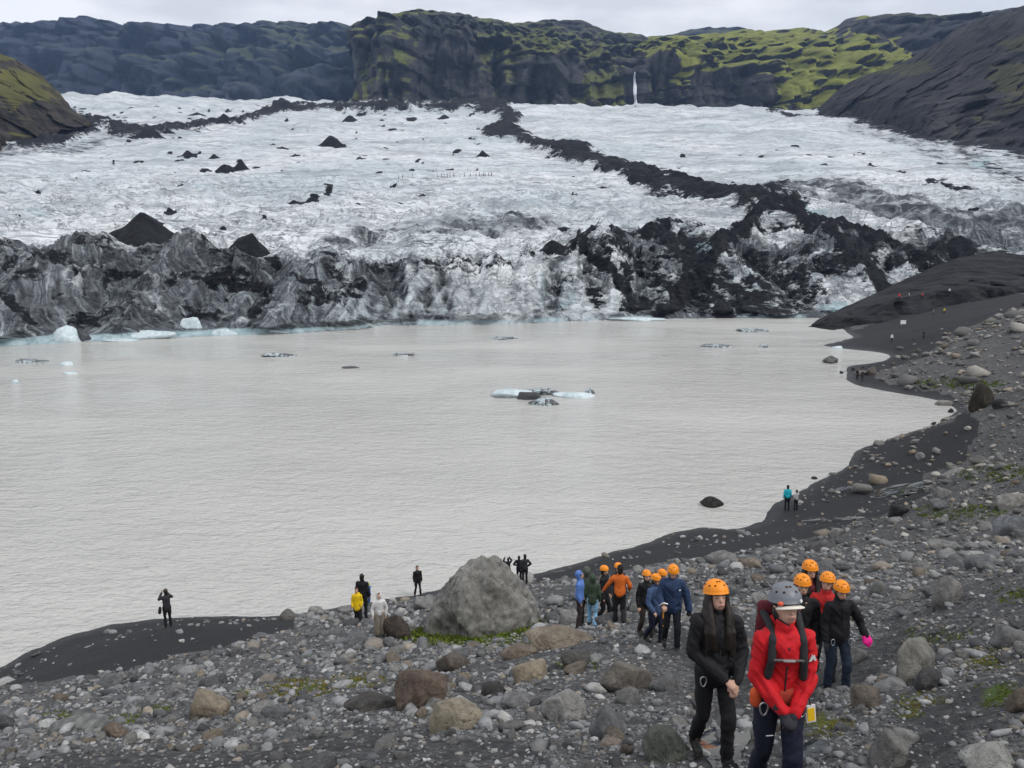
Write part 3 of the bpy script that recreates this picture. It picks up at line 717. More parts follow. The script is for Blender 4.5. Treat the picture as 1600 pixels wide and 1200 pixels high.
mountain("dark_slope", "bare dark scree slope coming down to the glacier on the right", 1276, 1960, 330,
         [([(1276, 182), (1350, 196), (1450, 232), (1600, 262), (2100, 300)], [(1276, 1000), (1350, 860), (1450, 640), (1600, 540), (2100, 420)]),
          ([(1276, 176), (1300, 160), (1350, 160), (1450, 165), (1600, 165), (2100, 150)], [(1276, 1040), (1350, 900), (1450, 720), (1600, 620), (2100, 480)]),
          ([(1276, 172), (1300, 148), (1320, 132), (1345, 120), (1390, 106), (1420, 92), (1450, 76), (1490, 48), (1520, 34), (1560, 22), (1600, 9), (1700, -25), (2100, -110)], [(1276, 1080), (1400, 960), (1600, 800), (2100, 620)]),
          ([(1276, 182), (1400, 140), (1600, 60), (2100, 0)], [(1276, 1200), (1600, 1000), (2100, 800)])], [80, 110, 8], M_dark, 1.25, blobmoss([(1580, 125, 40, 20, 1.1), (1590, 70, 30, 8, 1.0), (1420, 110, 40, 10, .8)], .36), 500, .7)
mountain("brown_hill", "brown and green hillside at the left edge beside the glacier", -350, 150, 190,
         [([(-500, 300), (0, 246), (60, 226), (110, 206), (150, 200)], [(-500, 420), (0, 540), (150, 700)]), ([(-500, 180), (0, 160), (60, 165), (100, 172), (150, 197)], [(-500, 470), (0, 590), (150, 720)]),
          ([(-500, -40), (-100, 60), (0, 84), (30, 95), (60, 112), (85, 132), (100, 150), (115, 172), (135, 190), (150, 196)], [(-500, 560), (0, 680), (150, 745)]), ([(-500, 120), (0, 120), (150, 200)], [(-500, 800), (150, 900)])],
         [60, 90, 8], M_brown, 1.4, blobmoss([(20, 130, 60, 18, 1.0), (60, 150, 40, 12, .95), (0, 90, 30, 8, .9)], .38), 600, 1.0)
mountain("moraine_hill", "black ash moraine ridge beside the right end of the ice front", 1236, 1900, 240,
         [([(1236, 526), (1255, 521), (1300, 524), (1345, 530), (1420, 520), (2000, 520)], [(1236, 184), (1300, 184), (1450, 182), (2000, 170)]),
          ([(1236, 521), (1255, 516), (1300, 494), (1350, 478), (1420, 462), (1500, 450), (2000, 450)], [(1236, 187), (1300, 192), (2000, 185)]),
          ([(1236, 519), (1255, 513), (1300, 488), (1350, 466), (1390, 448), (1430, 430), (1470, 412), (1500, 402), (1550, 392), (1600, 398), (1660, 410), (2000, 380)], [(1236, 190), (1300, 203), (1550, 235), (2000, 225)]),
          ([(1236, 524), (1300, 500), (1550, 430), (2000, 430)], [(1236, 200), (1550, 275), (2000, 270)])], [46, 60, 12], mat_mountain("ash_moraine", (.018, .018, .021), (.034, .034, .037), (.05, .05, .05), .3, 6.0, (1.2, 1.5)), .8, None, 700, .45, .3, 46.0)
#@@PART2
# ------------------------------------------------------------------ rocks
_ico = {}
def ico(sub):
    if sub not in _ico:
        bm = bmesh.new(); bmesh.ops.create_icosphere(bm, subdivisions=sub, radius=1)
        v = np.array([x.co[:] for x in bm.verts], np.float32); f = np.array([[q.index for q in t.verts] for t in bm.faces], np.int32)
        bm.free(); _ico[sub] = (v / np.linalg.norm(v, axis=1, keepdims=True), f)
    return _ico[sub]
def rock_verts(seed, sub, p=12.0, nplanes=16, rough=.06, lo=.62, fine=0.0, planes=None):
    r = np.random.default_rng(seed); v, f = ico(sub)
    n = r.normal(size=(nplanes, 3)); n /= np.linalg.norm(n, axis=1, keepdims=True); n = np.r_[n, -n[:nplanes // 2]]
    d = r.uniform(lo, 1.0, len(n))
    if planes:
        n = np.array([q[:3] for q in planes], float); n /= np.linalg.norm(n, axis=1, keepdims=True); d = np.array([q[3] for q in planes])
    q = (np.maximum(v @ n.T, 0) / d) ** p
    rad = q.sum(1) ** (-1 / p)
    o = r.uniform(-50, 50, 3)
    rad = rad * (1 + rough * fbm(v * 1.7 + o, 3, seed % 97) * 2)
    if fine: rad = rad * (1 + fine * (fbm(v * 5 + o, 4, seed % 89, .6, True) - .3))
    v = v * rad[:, None]
    return v / np.abs(v).max(0), f

GREY, TAN, BROWN, PALE, DARK, GREEN = (.17, .168, .16), (.28, .245, .19), (.15, .115, .088), (.30, .295, .28), (.055, .053, .052), (.165, .175, .145)
ROCKS = [  # px x, base y, w, h, colour, p, seed, label, extra
    (754, 996, 246, 130, (.25, .245, .225), 17, 83, "huge pitted grey boulder standing alone near the lake shore", dict(sub=6, fine=.13, rough=.06, lich=.35, scale=2.6, emb=.04, depf=.55, dents=[(-.45, -.7, .0, .42, .16), (.28, -.62, .45, .28, .10), (.5, -.6, .1, .3, .10), (.0, -.8, .05, .22, .10), (-.1, -.5, .75, .16, .06)], planes=[(-.80, -.1, .60, .84), (.60, -.2, .78, .80), (.9, -.1, .25, .95), (-.98, .1, .1, .98), (.1, -.85, .52, .80), (-.6, -.75, .25, .88), (.55, -.75, .35, .90), (0, .9, .45, .7), (-.5, .6, .5, .68), (.5, .7, .4, .75), (-.2, -.2, .95, .86), (0, 0, -1, .9), (0, -1, -.1, .9), (0, 1, -.1, .9)])),
    (622, 999, 52, 40, (.085, .068, .056), 12, 12, "dark brown boulder beside the person in the white poncho", dict(fine=.06)),
    (660, 1106, 92, 64, (.165, .125, .098), 22, 13, "blocky reddish brown boulder next to the cream boulder", dict(fine=.05)),
    (711, 1144, 92, 56, (.33, .29, .22), 10, 14, "rounded cream boulder in front of the blocky brown boulder", dict(fine=.05)),
    (585, 1112, 100, 34, (.08, .074, .068), 8, 15, "low dark half-buried boulder beside the orange moss", dict()),
    (880, 1012, 125, 42, (.27, .225, .17), 11, 16, "long tan boulder below the people in blue and green jackets", dict(fine=.05)),
    (810, 1028, 60, 24, (.19, .155, .12), 9, 17, "low brown rock at the tapering end of the long tan boulder", dict()),
    (832, 1065, 64, 36, (.31, .26, .19), 20, 18, "square tan boulder between the cream and the creased grey boulders", dict()),
    (896, 1044, 54, 30, (.10, .098, .092), 13, 19, "dark grey boulder behind the creased grey-brown boulder", dict()),
    (972, 1084, 102, 54, (.20, .18, .155), 12, 20, "broad grey-brown boulder with a pale diagonal crease", dict(fine=.05)),
    (1042, 1080, 44, 28, (.17, .17, .168), 10, 21, "grey boulder touching the broad creased boulder", dict()),
    (880, 1126, 74, 52, (.33, .325, .31), 30, 22, "jagged pale grey boulder with broken faces", dict(fine=.05)),
    (813, 1106, 66, 28, (.19, .19, .19), 26, 23, "flat-topped grey slab left of the jagged pale boulder", dict()),
    (951, 1155, 62, 50, (.15, .152, .155), 9, 24, "smooth round grey boulder in front of the jagged pale one", dict()),
    (957, 1167, 42, 16, (.26, .215, .18), 7, 25, "flat pinkish stone at the foot of the round grey boulder", dict()),
    (1040, 1192, 82, 54, (.155, .165, .14), 9, 26, "greenish grey boulder at the edge of the wet trail", dict(fine=.04)),
    (328, 1122, 64, 46, (.29, .245, .185), 11, 27, "largest tan boulder on the lower left scree", dict(fine=.04)),
    (122, 1146, 88, 36, (.25, .255, .245), 10, 28, "pale boulder with dark stripes", dict(stripes=True)),
    (180, 1152, 46, 25, (.17, .135, .105), 14, 29, "brown stone just right of the striped pale boulder", dict()),
    (8, 1142, 34, 26, (.085, .086, .09), 18, 30, "dark grey rock cut by the left edge of the picture", dict()),
    (704, 1049, 66, 38, (.15, .125, .105), 16, 31, "brown-grey boulder behind the blocky reddish boulder", dict()),
    (770, 1086, 42, 24, (.06, .058, .058), 10, 32, "small black boulder right of the blocky reddish boulder", dict()),
    (1430, 1064, 96, 72, (.25, .245, .22), 26, 33, "big pale angular boulder with a flat sloping top", dict(fine=.03)),
    (1353, 1107, 54, 40, (.17, .145, .12), 9, 34, "brown cracked round boulder below the people in helmets", dict()),
    (1390, 1082, 58, 28, (.24, .24, .235), 8, 35, "smooth light grey stone between the brown and angular boulders", dict()),
    (1450, 1078, 44, 32, (.075, .075, .075), 12, 36, "dark stone at the foot of the big pale angular boulder", dict()),
    (1477, 949, 50, 46, (.22, .215, .205), 8, 37, "rounded grey boulder alone on the upper right slope", dict()),
    (1371, 930, 28, 26, (.25, .25, .24), 20, 38, "small pointed grey rock above the pink glove", dict()),
    (1388, 1199, 62, 52, (.21, .205, .195), 24, 39, "angular grey rock at the bottom near the lower right corner", dict()),
    (1408, 1166, 48, 28, (.25, .25, .24), 10, 40, "pale grey stone leaning on the angular rock at the bottom", dict()),
    (1546, 1206, 92, 44, (.36, .36, .335), 18, 41, "pale flat slab in the lower right corner", dict()),
    (1594, 1112, 50, 44, (.16, .13, .10), 12, 42, "brown mossy boulder at the right edge of the picture", dict()),
    (1578, 1012, 66, 34, (.19, .19, .188), 12, 43, "grey boulder on the right edge above the yellow moss", dict()),
    (1522, 888, 36, 28, (.17, .172, .178), 8, 44, "smooth blue-grey stone high on the right slope", dict()),
    (1584, 838, 60, 40, (.20, .21, .22), 22, 45, "slate grey broken rock at the right edge of the slope", dict()),
    (1580, 794, 50, 30, (.30, .29, .265), 14, 46, "pale rock at the right edge above the slate grey rock", dict()),
    (1529, 641, 38, 42, (.048, .04, .03), 22, 47, "dark brown upright rock standing by the far right shore", dict()),
    (1560, 640, 24, 16, (.045, .044, .044), 14, 48, "small black rock right of the upright brown rock", dict()),
    (1474, 634, 26, 14, (.30, .29, .27), 18, 49, "pale block at the water's edge near the upright brown rock", dict()),
    (1405, 808, 36, 20, (.03, .03, .031), 14, 50, "black boulder on the sand bench below the puddle", dict()),
    (1305, 839, 25, 15, (.26, .25, .235), 12, 51, "light stone on the sand bench above the hikers", dict()),
    (1438, 718, 17, 11, (.27, .27, .26), 16, 52, "pale stone on the dark bank above the puddle", dict()),
    (450, 969, 30, 17, (.14, .135, .12), 10, 53, "grey rock at the right end of the black sand mound", dict()),
    (1362, 586, 18, 14, (.15, .13, .11), 12, 54, "brownish block beside the two people on the far spit", dict()),
    (1113, 794, 42, 20, (.028, .027, .025), 8, 55, "black domed rock sticking out of the lake", dict(lake=True)),
    (1298, 569, 26, 14, (.16, .16, .15), 20, 56, "grey pointed rock in the water near the far spit", dict(lake=True)),
    (1272, 750, 10, 5, (.03, .03, .03), 10, 57, "tiny dark rock in the water below the shore bend", dict(lake=True)),
    (1314, 585, 7, 5, (.03, .03, .03), 10, 58, "small black rock in the water off the far spit", dict(lake=True)),
    (1458, 665, 9, 5, (.04, .04, .04), 10, 59, "small dark rock in the shallow bay", dict(lake=True)),
    (1486, 646, 10, 7, (.03, .03, .03), 12, 60, "black rock at the head of the shallow bay", dict(lake=True)),
]
boulder_px = []
for (bx, by, bw, bh, colr, pw, sd, lab, ex) in ROCKS:
    if ex.get('lake'):
        d = float(wdepth(by - 1)); c = P(bx, by - 1, d)
    else:
        c, d = hit([bx], [min(by, 1230)]); c = c[0]; d = float(proj(c)[2])
    W = bw * d / F; hv = bh * d / F
    dep = W * ex.get('depf', .8)
    hz = math.sqrt(max((hv * hv) - (dep * .36) ** 2, (hv * .55) ** 2)) / .93
    v, f = rock_verts(sd, ex.get('sub', 5 if bw > 70 else 4), pw, 15, ex.get('rough', .07), .6, ex.get('fine', .035), ex.get('planes'))
    emb = ex.get('emb', .36)
    v = v * np.array([W / 2, dep / 2, hz / (1 + emb)])
    if ex.get('peak'):      # broad foot, off-centre peak and a long right shoulder
        tz = np.clip(v[:, 2] / v[:, 2].max(), 0, 1)
        v[:, 0] = v[:, 0] * (1 - .16 * tz ** 1.5)
        v[:, 1] *= (1 - .15 * tz)
    for (ax_, ay_, az_, rr_, dp_) in ex.get('dents', ()):     # hollows worn into the block
        q_ = v / np.array([W / 2, dep / 2, hz / (1 + emb)]); dd_ = np.linalg.norm(q_ - np.array([ax_, ay_, az_]), axis=1)
        v = v * (1 - dp_ * sstep(rr_, rr_ * .55, dd_))[:, None]
    fwd = np.array([c[0], c[1]]) / np.hypot(c[0], c[1])
    cx, cy = c[0] + fwd[0] * dep * .42, c[1] + fwd[1] * dep * .42
    cz = 0.0 if ex.get('lake') else min(Gz(cx, cy), c[2] + .1)
    o = mesh_np("boulder" if bw > 30 else "rock", v, f, mat_rock(colr, ex.get('lich', .3), scale=ex.get('scale', 1.0) * min(4.0, max(.8, 2.2 / max(W, .3))), stripes=ex.get('stripes', False)), True)
    o.location = (cx, cy, cz + hz / (1 + emb) * emb)
    tag(o, lab, "boulder" if bw > 30 else "rock")
    boulder_px.append((cx, cy, max(W, dep) / 2))
boulder_px = np.array(boulder_px)

# ------------------------------------------------------------------ loose stones and scree
PAL = np.array([(.15, .153, .158), (.21, .212, .215), (.27, .27, .265), (.10, .102, .107), (.33, .325, .31), (.17, .152, .13), (.23, .20, .16), (.07, .07, .073), (.16, .17, .155), (.40, .395, .38)])
PALP = np.array([.23, .22, .13, .16, .045, .06, .035, .07, .04, .01])
def scatter(n, dmin, dmax, power, seed):
    r = np.random.default_rng(seed)
    u = r.random(n); a = 1 - power
    d = (dmin ** a + u * (dmax ** a - dmin ** a)) ** (1 / a)
    t = np.radians(r.uniform(-38, 40, n))
    X, Y = d * np.tan(t), d
    Z = FG(X, Y)
    return np.c_[X, Y, Z], d, r
def keep_mask(Vv, r, sandp, big=False):
    s, pth, mo, wt = ground_masks(Vv)
    clump = fbm(Vv / np.array([5, 5, 5.]), 3, 77)
    pr = np.where(s > .8, sandp, np.where(s > .6, .35, np.where(pth > .5, .35, 1.0))) * np.clip(.75 + clump * 1.6, .12, 1) * (1 - .5 * mo)
    k = (r.random(len(Vv)) < pr) & (Vv[:, 2] > .12)
    if len(boulder_px):
        dd = np.hypot(Vv[:, None, 0] - boulder_px[None, :, 0], Vv[:, None, 1] - boulder_px[None, :, 1])
        k &= (dd > boulder_px[None, :, 2] * .8).all(1)
    return k
def stone_mesh(name, pos, size, sub, seed, variants, mat, smooth, aspect=(.55, .95)):
    r = np.random.default_rng(seed); n = len(pos)
    T = []
    for k in range(variants):
        v, f = rock_verts(seed * 31 + k, sub, (8, 14, 26)[k % 3] if smooth else 9, 10, .10, .5); T.append(v)
    T = np.array(T, np.float32); nv = T.shape[1]
    vi = r.integers(0, variants, n)
    a = r.uniform(0, 2 * np.pi, n); ti = r.normal(0, .18, n)
    sx = size * r.uniform(.8, 1.25, n); sy = size * r.uniform(.6, 1.0, n); sz = size * r.uniform(aspect[0], aspect[1], n) * .75
    v = T[vi] * np.stack([sx, sy, sz], -1)[:, None, :] * .5
    y2 = v[..., 1] * np.cos(ti)[:, None] - v[..., 2] * np.sin(ti)[:, None]; z2 = v[..., 1] * np.sin(ti)[:, None] + v[..., 2] * np.cos(ti)[:, None]
    x3 = v[..., 0] * np.cos(a)[:, None] - y2 * np.sin(a)[:, None]; y3 = v[..., 0] * np.sin(a)[:, None] + y2 * np.cos(a)[:, None]
    out = np.stack([x3, y3, z2], -1) + pos[:, None, :] + np.array([0, 0, 1]) * (sz * .22)[:, None, None]
    c = PAL[r.choice(len(PAL), n, p=PALP)] * r.uniform(.65, 1.4, n)[:, None]
    br = sstep(4, 22, pos[:, 0] - .12 * pos[:, 1])[:, None] * .5
    c = c * (1 - br + br * np.array([1.05, .95, .79]))
    cols = np.repeat(c[:, None, :], nv, 1).reshape(-1, 3)
    faces = (f[None] + (np.arange(n) * nv)[:, None, None]).reshape(-1, 3)
    return mesh_np(name, out.reshape(-1, 3), faces, mat, smooth, None, cols)
M_scree = mat_stone_stuff()
pos, d, r = scatter(70000, 4.2, 150, .95, 21)
k = keep_mask(pos, r, .10); pos, d = pos[k], d[k]; r = np.random.default_rng(5)
szp = 4.2 + r.pareto(2.5, len(pos)) * 4.4
sz = np.clip(szp, 4, 15) * d / F
o = stone_mesh("scree", pos, sz, 1, 3, 14, M_scree, False)
tag(o, "carpet of small grey stones covering the slope", "scree", kind="stuff")
pos, d, r = scatter(12500, 4.2, 150, 1.05, 22)
k = keep_mask(pos, r, .03); pos, d = pos[k], d[k]; r = np.random.default_rng(6)
sz = np.clip(8 + r.pareto(2.0, len(pos)) * 6, 8, 34) * d / F
o = stone_mesh("cobbles", pos, sz, 2, 4, 30, M_scree, True)
tag(o, "many fist to head sized stones strewn over the slope", "stones", kind="stuff")
# the larger loose stones, one object each
pos, d, r = scatter(900, 5.0, 110, 1.3, 23)
k = keep_mask(pos, r, .02); pos, d = pos[k], d[k]
ppx, ppy, _ = proj(pos)
k = (ppx > -10) & (ppx < 1610) & (ppy < 1205); pos, d = pos[k][:250], d[k][:250]
SM = [mat_rock(c, .3, scale=3.2) for c in ((.15, .152, .155), (.20, .198, .19), (.26, .255, .24), (.10, .10, .103), (.18, .15, .12), (.25, .21, .16))]
SW = ["dark grey", "mid grey", "pale grey", "blackish", "brown", "tan"]
proto = []
for q in range(14):
    v, f = rock_verts(900 + q, 3, [10, 16, 30, 9, 22][q % 5], 11, .07, .5, .035)
    proto.append(mesh_np("stone", v * .5, f, None, True, link=False))
mm_cache = {}
r = np.random.default_rng(9)
for q in range(len(pos)):
    mi = int(r.choice(6, p=[.26, .26, .17, .14, .09, .08])); pi = int(r.integers(0, len(proto)))
    if (pi, mi) not in mm_cache:
        me = proto[pi].copy(); me.materials.append(SM[mi]); mm_cache[(pi, mi)] = me
    o = new_obj("stone", mm_cache[(pi, mi)])
    s = float(np.clip(24 + r.pareto(2.0) * 10, 22, 62) * d[q] / F)
    o.scale = (s * r.uniform(.9, 1.25), s * r.uniform(.7, .95), s * r.uniform(.45, .75))
    o.rotation_euler = (r.normal(0, .15), r.normal(0, .15), r.uniform(0, 6.28))
    o.location = (pos[q, 0], pos[q, 1], pos[q, 2] + o.scale[2] * .18)
    tag(o, f"loose {SW[mi]} stone lying among the scree of the slope", "stone", f"loose {SW[mi]} stones on the slope")

# ------------------------------------------------------------------ moss and grass tufts
def tufts():
    Vv, Ff, Cc = [], [], []
    r = np.random.default_rng(31); n0 = 0
    for (x, y, a, b, s) in MOSSY:
        if s <= .3: continue
        n = int(min(1500, a * b * 1.6 * s))
        ang = r.uniform(0, 6.28, n); rad = np.sqrt(r.random(n)) * 1.05
        qx, qy = x + a * rad * np.cos(ang), y + b * rad * np.sin(ang)
        p, d = hit(qx, np.minimum(qy, 1240))
        pat = fbm(p / .5, 3, 91) > -.05
        p, d = p[pat], proj(p[pat])[2]
        warm = (x in (470, 560, 1290, 1440, 1540)) * .6
        for k in range(len(p)):
            for m in range(3):
                hgt = r.uniform(1.4, 3.4) * d[k] / F * (2.0 if s >= .95 else 1.1); t = r.uniform(0, 6.28); w = hgt * r.uniform(.25, .5)
                c0 = p[k] + np.array([r.normal(0, hgt * .6), r.normal(0, hgt * .6), -.01])
                tip = c0 + np.array([r.normal(0, .5) * hgt, r.normal(0, .5) * hgt, hgt])
                sd = np.array([math.cos(t) * w, math.sin(t) * w, 0])
                Vv += [c0 - sd, c0 + sd, tip]; Ff.append((n0, n0 + 1, n0 + 2)); n0 += 3
                g = np.array([.085, .13, .018]) if r.random() > warm else np.array([.22, .145, .025])
                if r.random() < .25: g = np.array([.15, .155, .03])
                g = g * r.uniform(.6, 1.3); Cc += [g, g, g]
    return np.array(Vv), np.array(Ff), np.array(Cc)
tv, tf, tc = tufts()
t = NT("moss_blades"); t.set(t.attr("tint", 'Color'), .85, .15)
o = mesh_np("moss", tv, tf, t.m, False, None, tc)
tag(o, "green and rusty yellow moss tufts between the stones", "moss", kind="stuff")
#@@PART3
# ------------------------------------------------------------------ people
def _frame(w):
    w = np.asarray(w, float); n = np.linalg.norm(w)
    w = w / n if n > 1e-9 else np.array([0, 0, 1.0])
    ref = np.array([1.0, 0, 0]) if abs(w[0]) < .9 else np.array([0, 1.0, 0])
    x = ref - w * (ref @ w); x /= np.linalg.norm(x)
    return x, np.cross(w, x), w
def cap(p0, r0, p1, r1, sx=1.0, sy=1.0, n=14):
    """tapered rounded limb"""
    p0, p1 = np.asarray(p0, float), np.asarray(p1, float)
    x, y, w = _frame(p1 - p0)
    rings = []
    for k in range(1, 4):
        t = k / 4 * math.pi / 2; rings.append((p0 - w * r0 * math.cos(t), r0 * math.sin(t)))
    rings += [(p0, r0), (p1, r1)]
    for k in range(3, 0, -1):
        t = k / 4 * math.pi / 2; rings.append((p1 + w * r1 * math.cos(t), r1 * math.sin(t)))
    a = np.arange(n) / n * 2 * math.pi
    V = [p0 - w * r0]
    for c, r in rings:
        V += list(c + np.outer(np.cos(a) * r * sx, x) + np.outer(np.sin(a) * r * sy, y))
    V.append(p1 + w * r1)
    Fc = [(0, 1 + (k + 1) % n, 1 + k) for k in range(n)]
    for q in range(len(rings) - 1):
        b0, b1 = 1 + q * n, 1 + (q + 1) * n
        for k in range(n):
            k2 = (k + 1) % n
            Fc += [(b0 + k, b0 + k2, b1 + k2), (b0 + k, b1 + k2, b1 + k)]
    e = len(V) - 1; b = 1 + (len(rings) - 1) * n
    Fc += [(e, b + k, b + (k + 1) % n) for k in range(n)]
    return np.array(V), np.array(Fc)
def ell(c, rx, ry, rz):
    v, f = cap((0, 0, -1e-4), 1, (0, 0, 1e-4), 1)
    return v * np.array([rx, ry, rz]) + np.asarray(c, float), f
def chain(pts, rs, sx=1.0, sy=1.0):
    return [cap(pts[k], rs[k], pts[k + 1], rs[k + 1], sx, sy) for k in range(len(pts) - 1)]
_vl = bpy.context.view_layer
def blob(name, prims, mat, voxel, smooth=6, parent=None, fold=0.0, scale=1.0, fseed=0, fz=11.0):
    """union of rounded prims grown into one continuous skin"""
    Vs, Fs, n0 = [], [], 0
    for v, f in prims:
        Vs.append(v); Fs.append(f + n0); n0 += len(v)
    tmp = mesh_np("tmp", np.concatenate(Vs), np.concatenate(Fs), None, True)
    md = tmp.modifiers.new("r", 'REMESH'); md.mode = 'VOXEL'; md.voxel_size = voxel; md.use_smooth_shade = True
    if smooth:
        sm = tmp.modifiers.new("s", 'SMOOTH'); sm.factor = .5; sm.iterations = smooth
    dg = bpy.context.evaluated_depsgraph_get()
    me = bpy.data.meshes.new_from_object(tmp.evaluated_get(dg))
    old = tmp.data; bpy.data.objects.remove(tmp); bpy.data.meshes.remove(old)
    me.name = name
    n = len(me.vertices); co = np.empty(n * 3, np.float32); me.vertices.foreach_get("co", co); co = co.reshape(-1, 3)
    if fold:
        nr = np.empty(n * 3, np.float32); me.vertex_normals.foreach_get("vector", nr); nr = nr.reshape(-1, 3)
        q = np.c_[co[:, 0] * 7 + co[:, 2] * 5, co[:, 1] * 7, co[:, 2] * fz - np.abs(co[:, 0]) * 12] + fseed * 7.3
        co += nr * (((fbm(q * .8, 3, 5, .5, True) - .4) * .75 + fbm(q * .35, 2, 8) * .9) * fold)[:, None]
    me.vertices.foreach_set("co", (co * scale).ravel())
    me.polygons.foreach_set("use_smooth", np.ones(len(me.polygons), bool))
    me.update(); me.materials.clear(); me.materials.append(mat)
    return new_obj(name, me, parent)
def rotx(p, piv, deg):
    a = math.radians(deg); p = np.asarray(p, float) - piv
    c, s_ = math.cos(a), math.sin(a)
    return np.stack([p[..., 0], p[..., 1] * c - p[..., 2] * s_, p[..., 1] * s_ + p[..., 2] * c], -1) + piv
def rotz(p, piv, deg):
    a = math.radians(deg); p = np.asarray(p, float) - piv
    c, s_ = math.cos(a), math.sin(a)
    return np.stack([p[..., 0] * c - p[..., 1] * s_, p[..., 0] * s_ + p[..., 1] * c, p[..., 2]], -1) + piv
SKIN = mat_plain("skin", (.50, .30, .22), .55, .35, .10, 25)
LIP = mat_plain("lip", (.34, .12, .11), .5, .3, .1); EYE = mat_plain("eye_dark", (.02, .016, .014), .3, .5, .1); BROW = mat_plain("brow", (.04, .028, .02), .8, .2, .1)
HAIRM = {}
def hairm(c):
    if c not in HAIRM: HAIRM[c] = mat_plain("hair", c, .55, .35, .45, 60, .4)
    return HAIRM[c]
BOOT = mat_plain("boot_leather", (.022, .021, .02), .6, .3, .3); METAL = mat_plain("steel", (.55, .55, .56), .35, .5, .1); METAL.node_tree.nodes['Principled BSDF'].inputs['Metallic'].default_value = .8
WEB = mat_plain("webbing", (.03, .03, .033), .8, .2, .2)
HELM = mat_plain("helmet_orange", (.86, .27, .012), .45, .35, .10, 14); HELMG = mat_plain("helmet_grey", (.16, .17, .19), .4, .4, .06, 6)
VENT = mat_plain("vent_dark", (.05, .02, .006), .6, .2, .1); WHITE = mat_plain("white_print", (.75, .75, .75), .6, .3, .05)

def dome(name, c, rx, ry, rz, mat, parent, scale, hp, lod):
    """climbing helmet shell: dome, rolled lip, inside wall"""
    n = 28 if lod < 2 else 14; a = np.arange(n) / n * 2 * math.pi
    prof = [(0.0, 1.0), (.28, .955), (.52, .85), (.72, .69), (.87, .49), (.96, .27), (1.0, .05), (1.0, -.16), (1.045, -.20), (1.03, -.235), (.95, -.22), (.9, -.1), (.82, .3), (.3, .7)]
    V = [np.array([0, 0, 1.0])]
    for r, z in prof[1:]:
        dip = -.10 * np.cos(a + math.pi / 2) * (z < .1)   # lower at the nape, higher at the brow
        V += list(np.c_[np.cos(a) * r, np.sin(a) * r, np.full(n, z) - .06 * np.sin(a) * (z < .1)])
    V = np.array(V)
    Fc = [(0, 1 + k, 1 + (k + 1) % n) for k in range(n)]
    for q in range(len(prof) - 2):
        b0, b1 = 1 + q * n, 1 + (q + 1) * n
        for k in range(n):
            k2 = (k + 1) % n; Fc += [(b0 + k, b1 + k, b1 + k2), (b0 + k, b1 + k2, b0 + k2)]
    V = V * np.array([rx, ry, rz]) + c
    o = mesh_np(name, hp(V) * scale, np.array(Fc), mat, True, parent=parent)
    if lod < 2:
        for (t, e) in [(-62, 34), (-118, 34), (-30, 32), (-150, 32), (-78, 58), (-102, 58), (10, 34), (170, 34), (60, 34), (120, 34)]:
            tt, ee = math.radians(t), math.radians(e)
            dvec = np.array([math.cos(tt) * math.cos(ee), math.sin(tt) * math.cos(ee), math.sin(ee)])
            pc = dvec * np.array([rx, ry, rz]) * .965 + c
            v, f = ell(pc, .011, .011, .009)
            mesh_np("vent", hp(v) * scale, f, VENT, True, parent=o)
    return o
def hand(w, dirv, side, curl=.5, thick=1.0):
    """palm, four bent fingers of unequal length and a thumb from the side of the palm; side = +1/-1 gives the thumb side along x'"""
    dirv = np.asarray(dirv, float) / np.linalg.norm(dirv); x, y, d = _frame(dirv)
    w = np.asarray(w, float); pr = [cap(w, .024 * thick, w + d * .075, .03 * thick, 1.25, .62)]
    for k, L in enumerate((.070, .080, .074, .058)):
        b = w + d * .08 + x * (k - 1.5) * .019
        m = b + d * L * .5 * (1 - curl * .3) - y * L * .35 * curl; e = m + d * L * .45 * (1 - curl) - y * L * .45 * curl
        pr += chain([b - d * .02, m, e], [.0095 * thick, .009 * thick, .008 * thick])
    tb = w + d * .025 + x * side * .028
    pr += chain([tb, tb + d * .032 + x * side * .026 - y * .008, tb + d * .062 + x * side * .022 - y * .02], [.0115 * thick, .011 * thick, .009 * thick])
    return pr

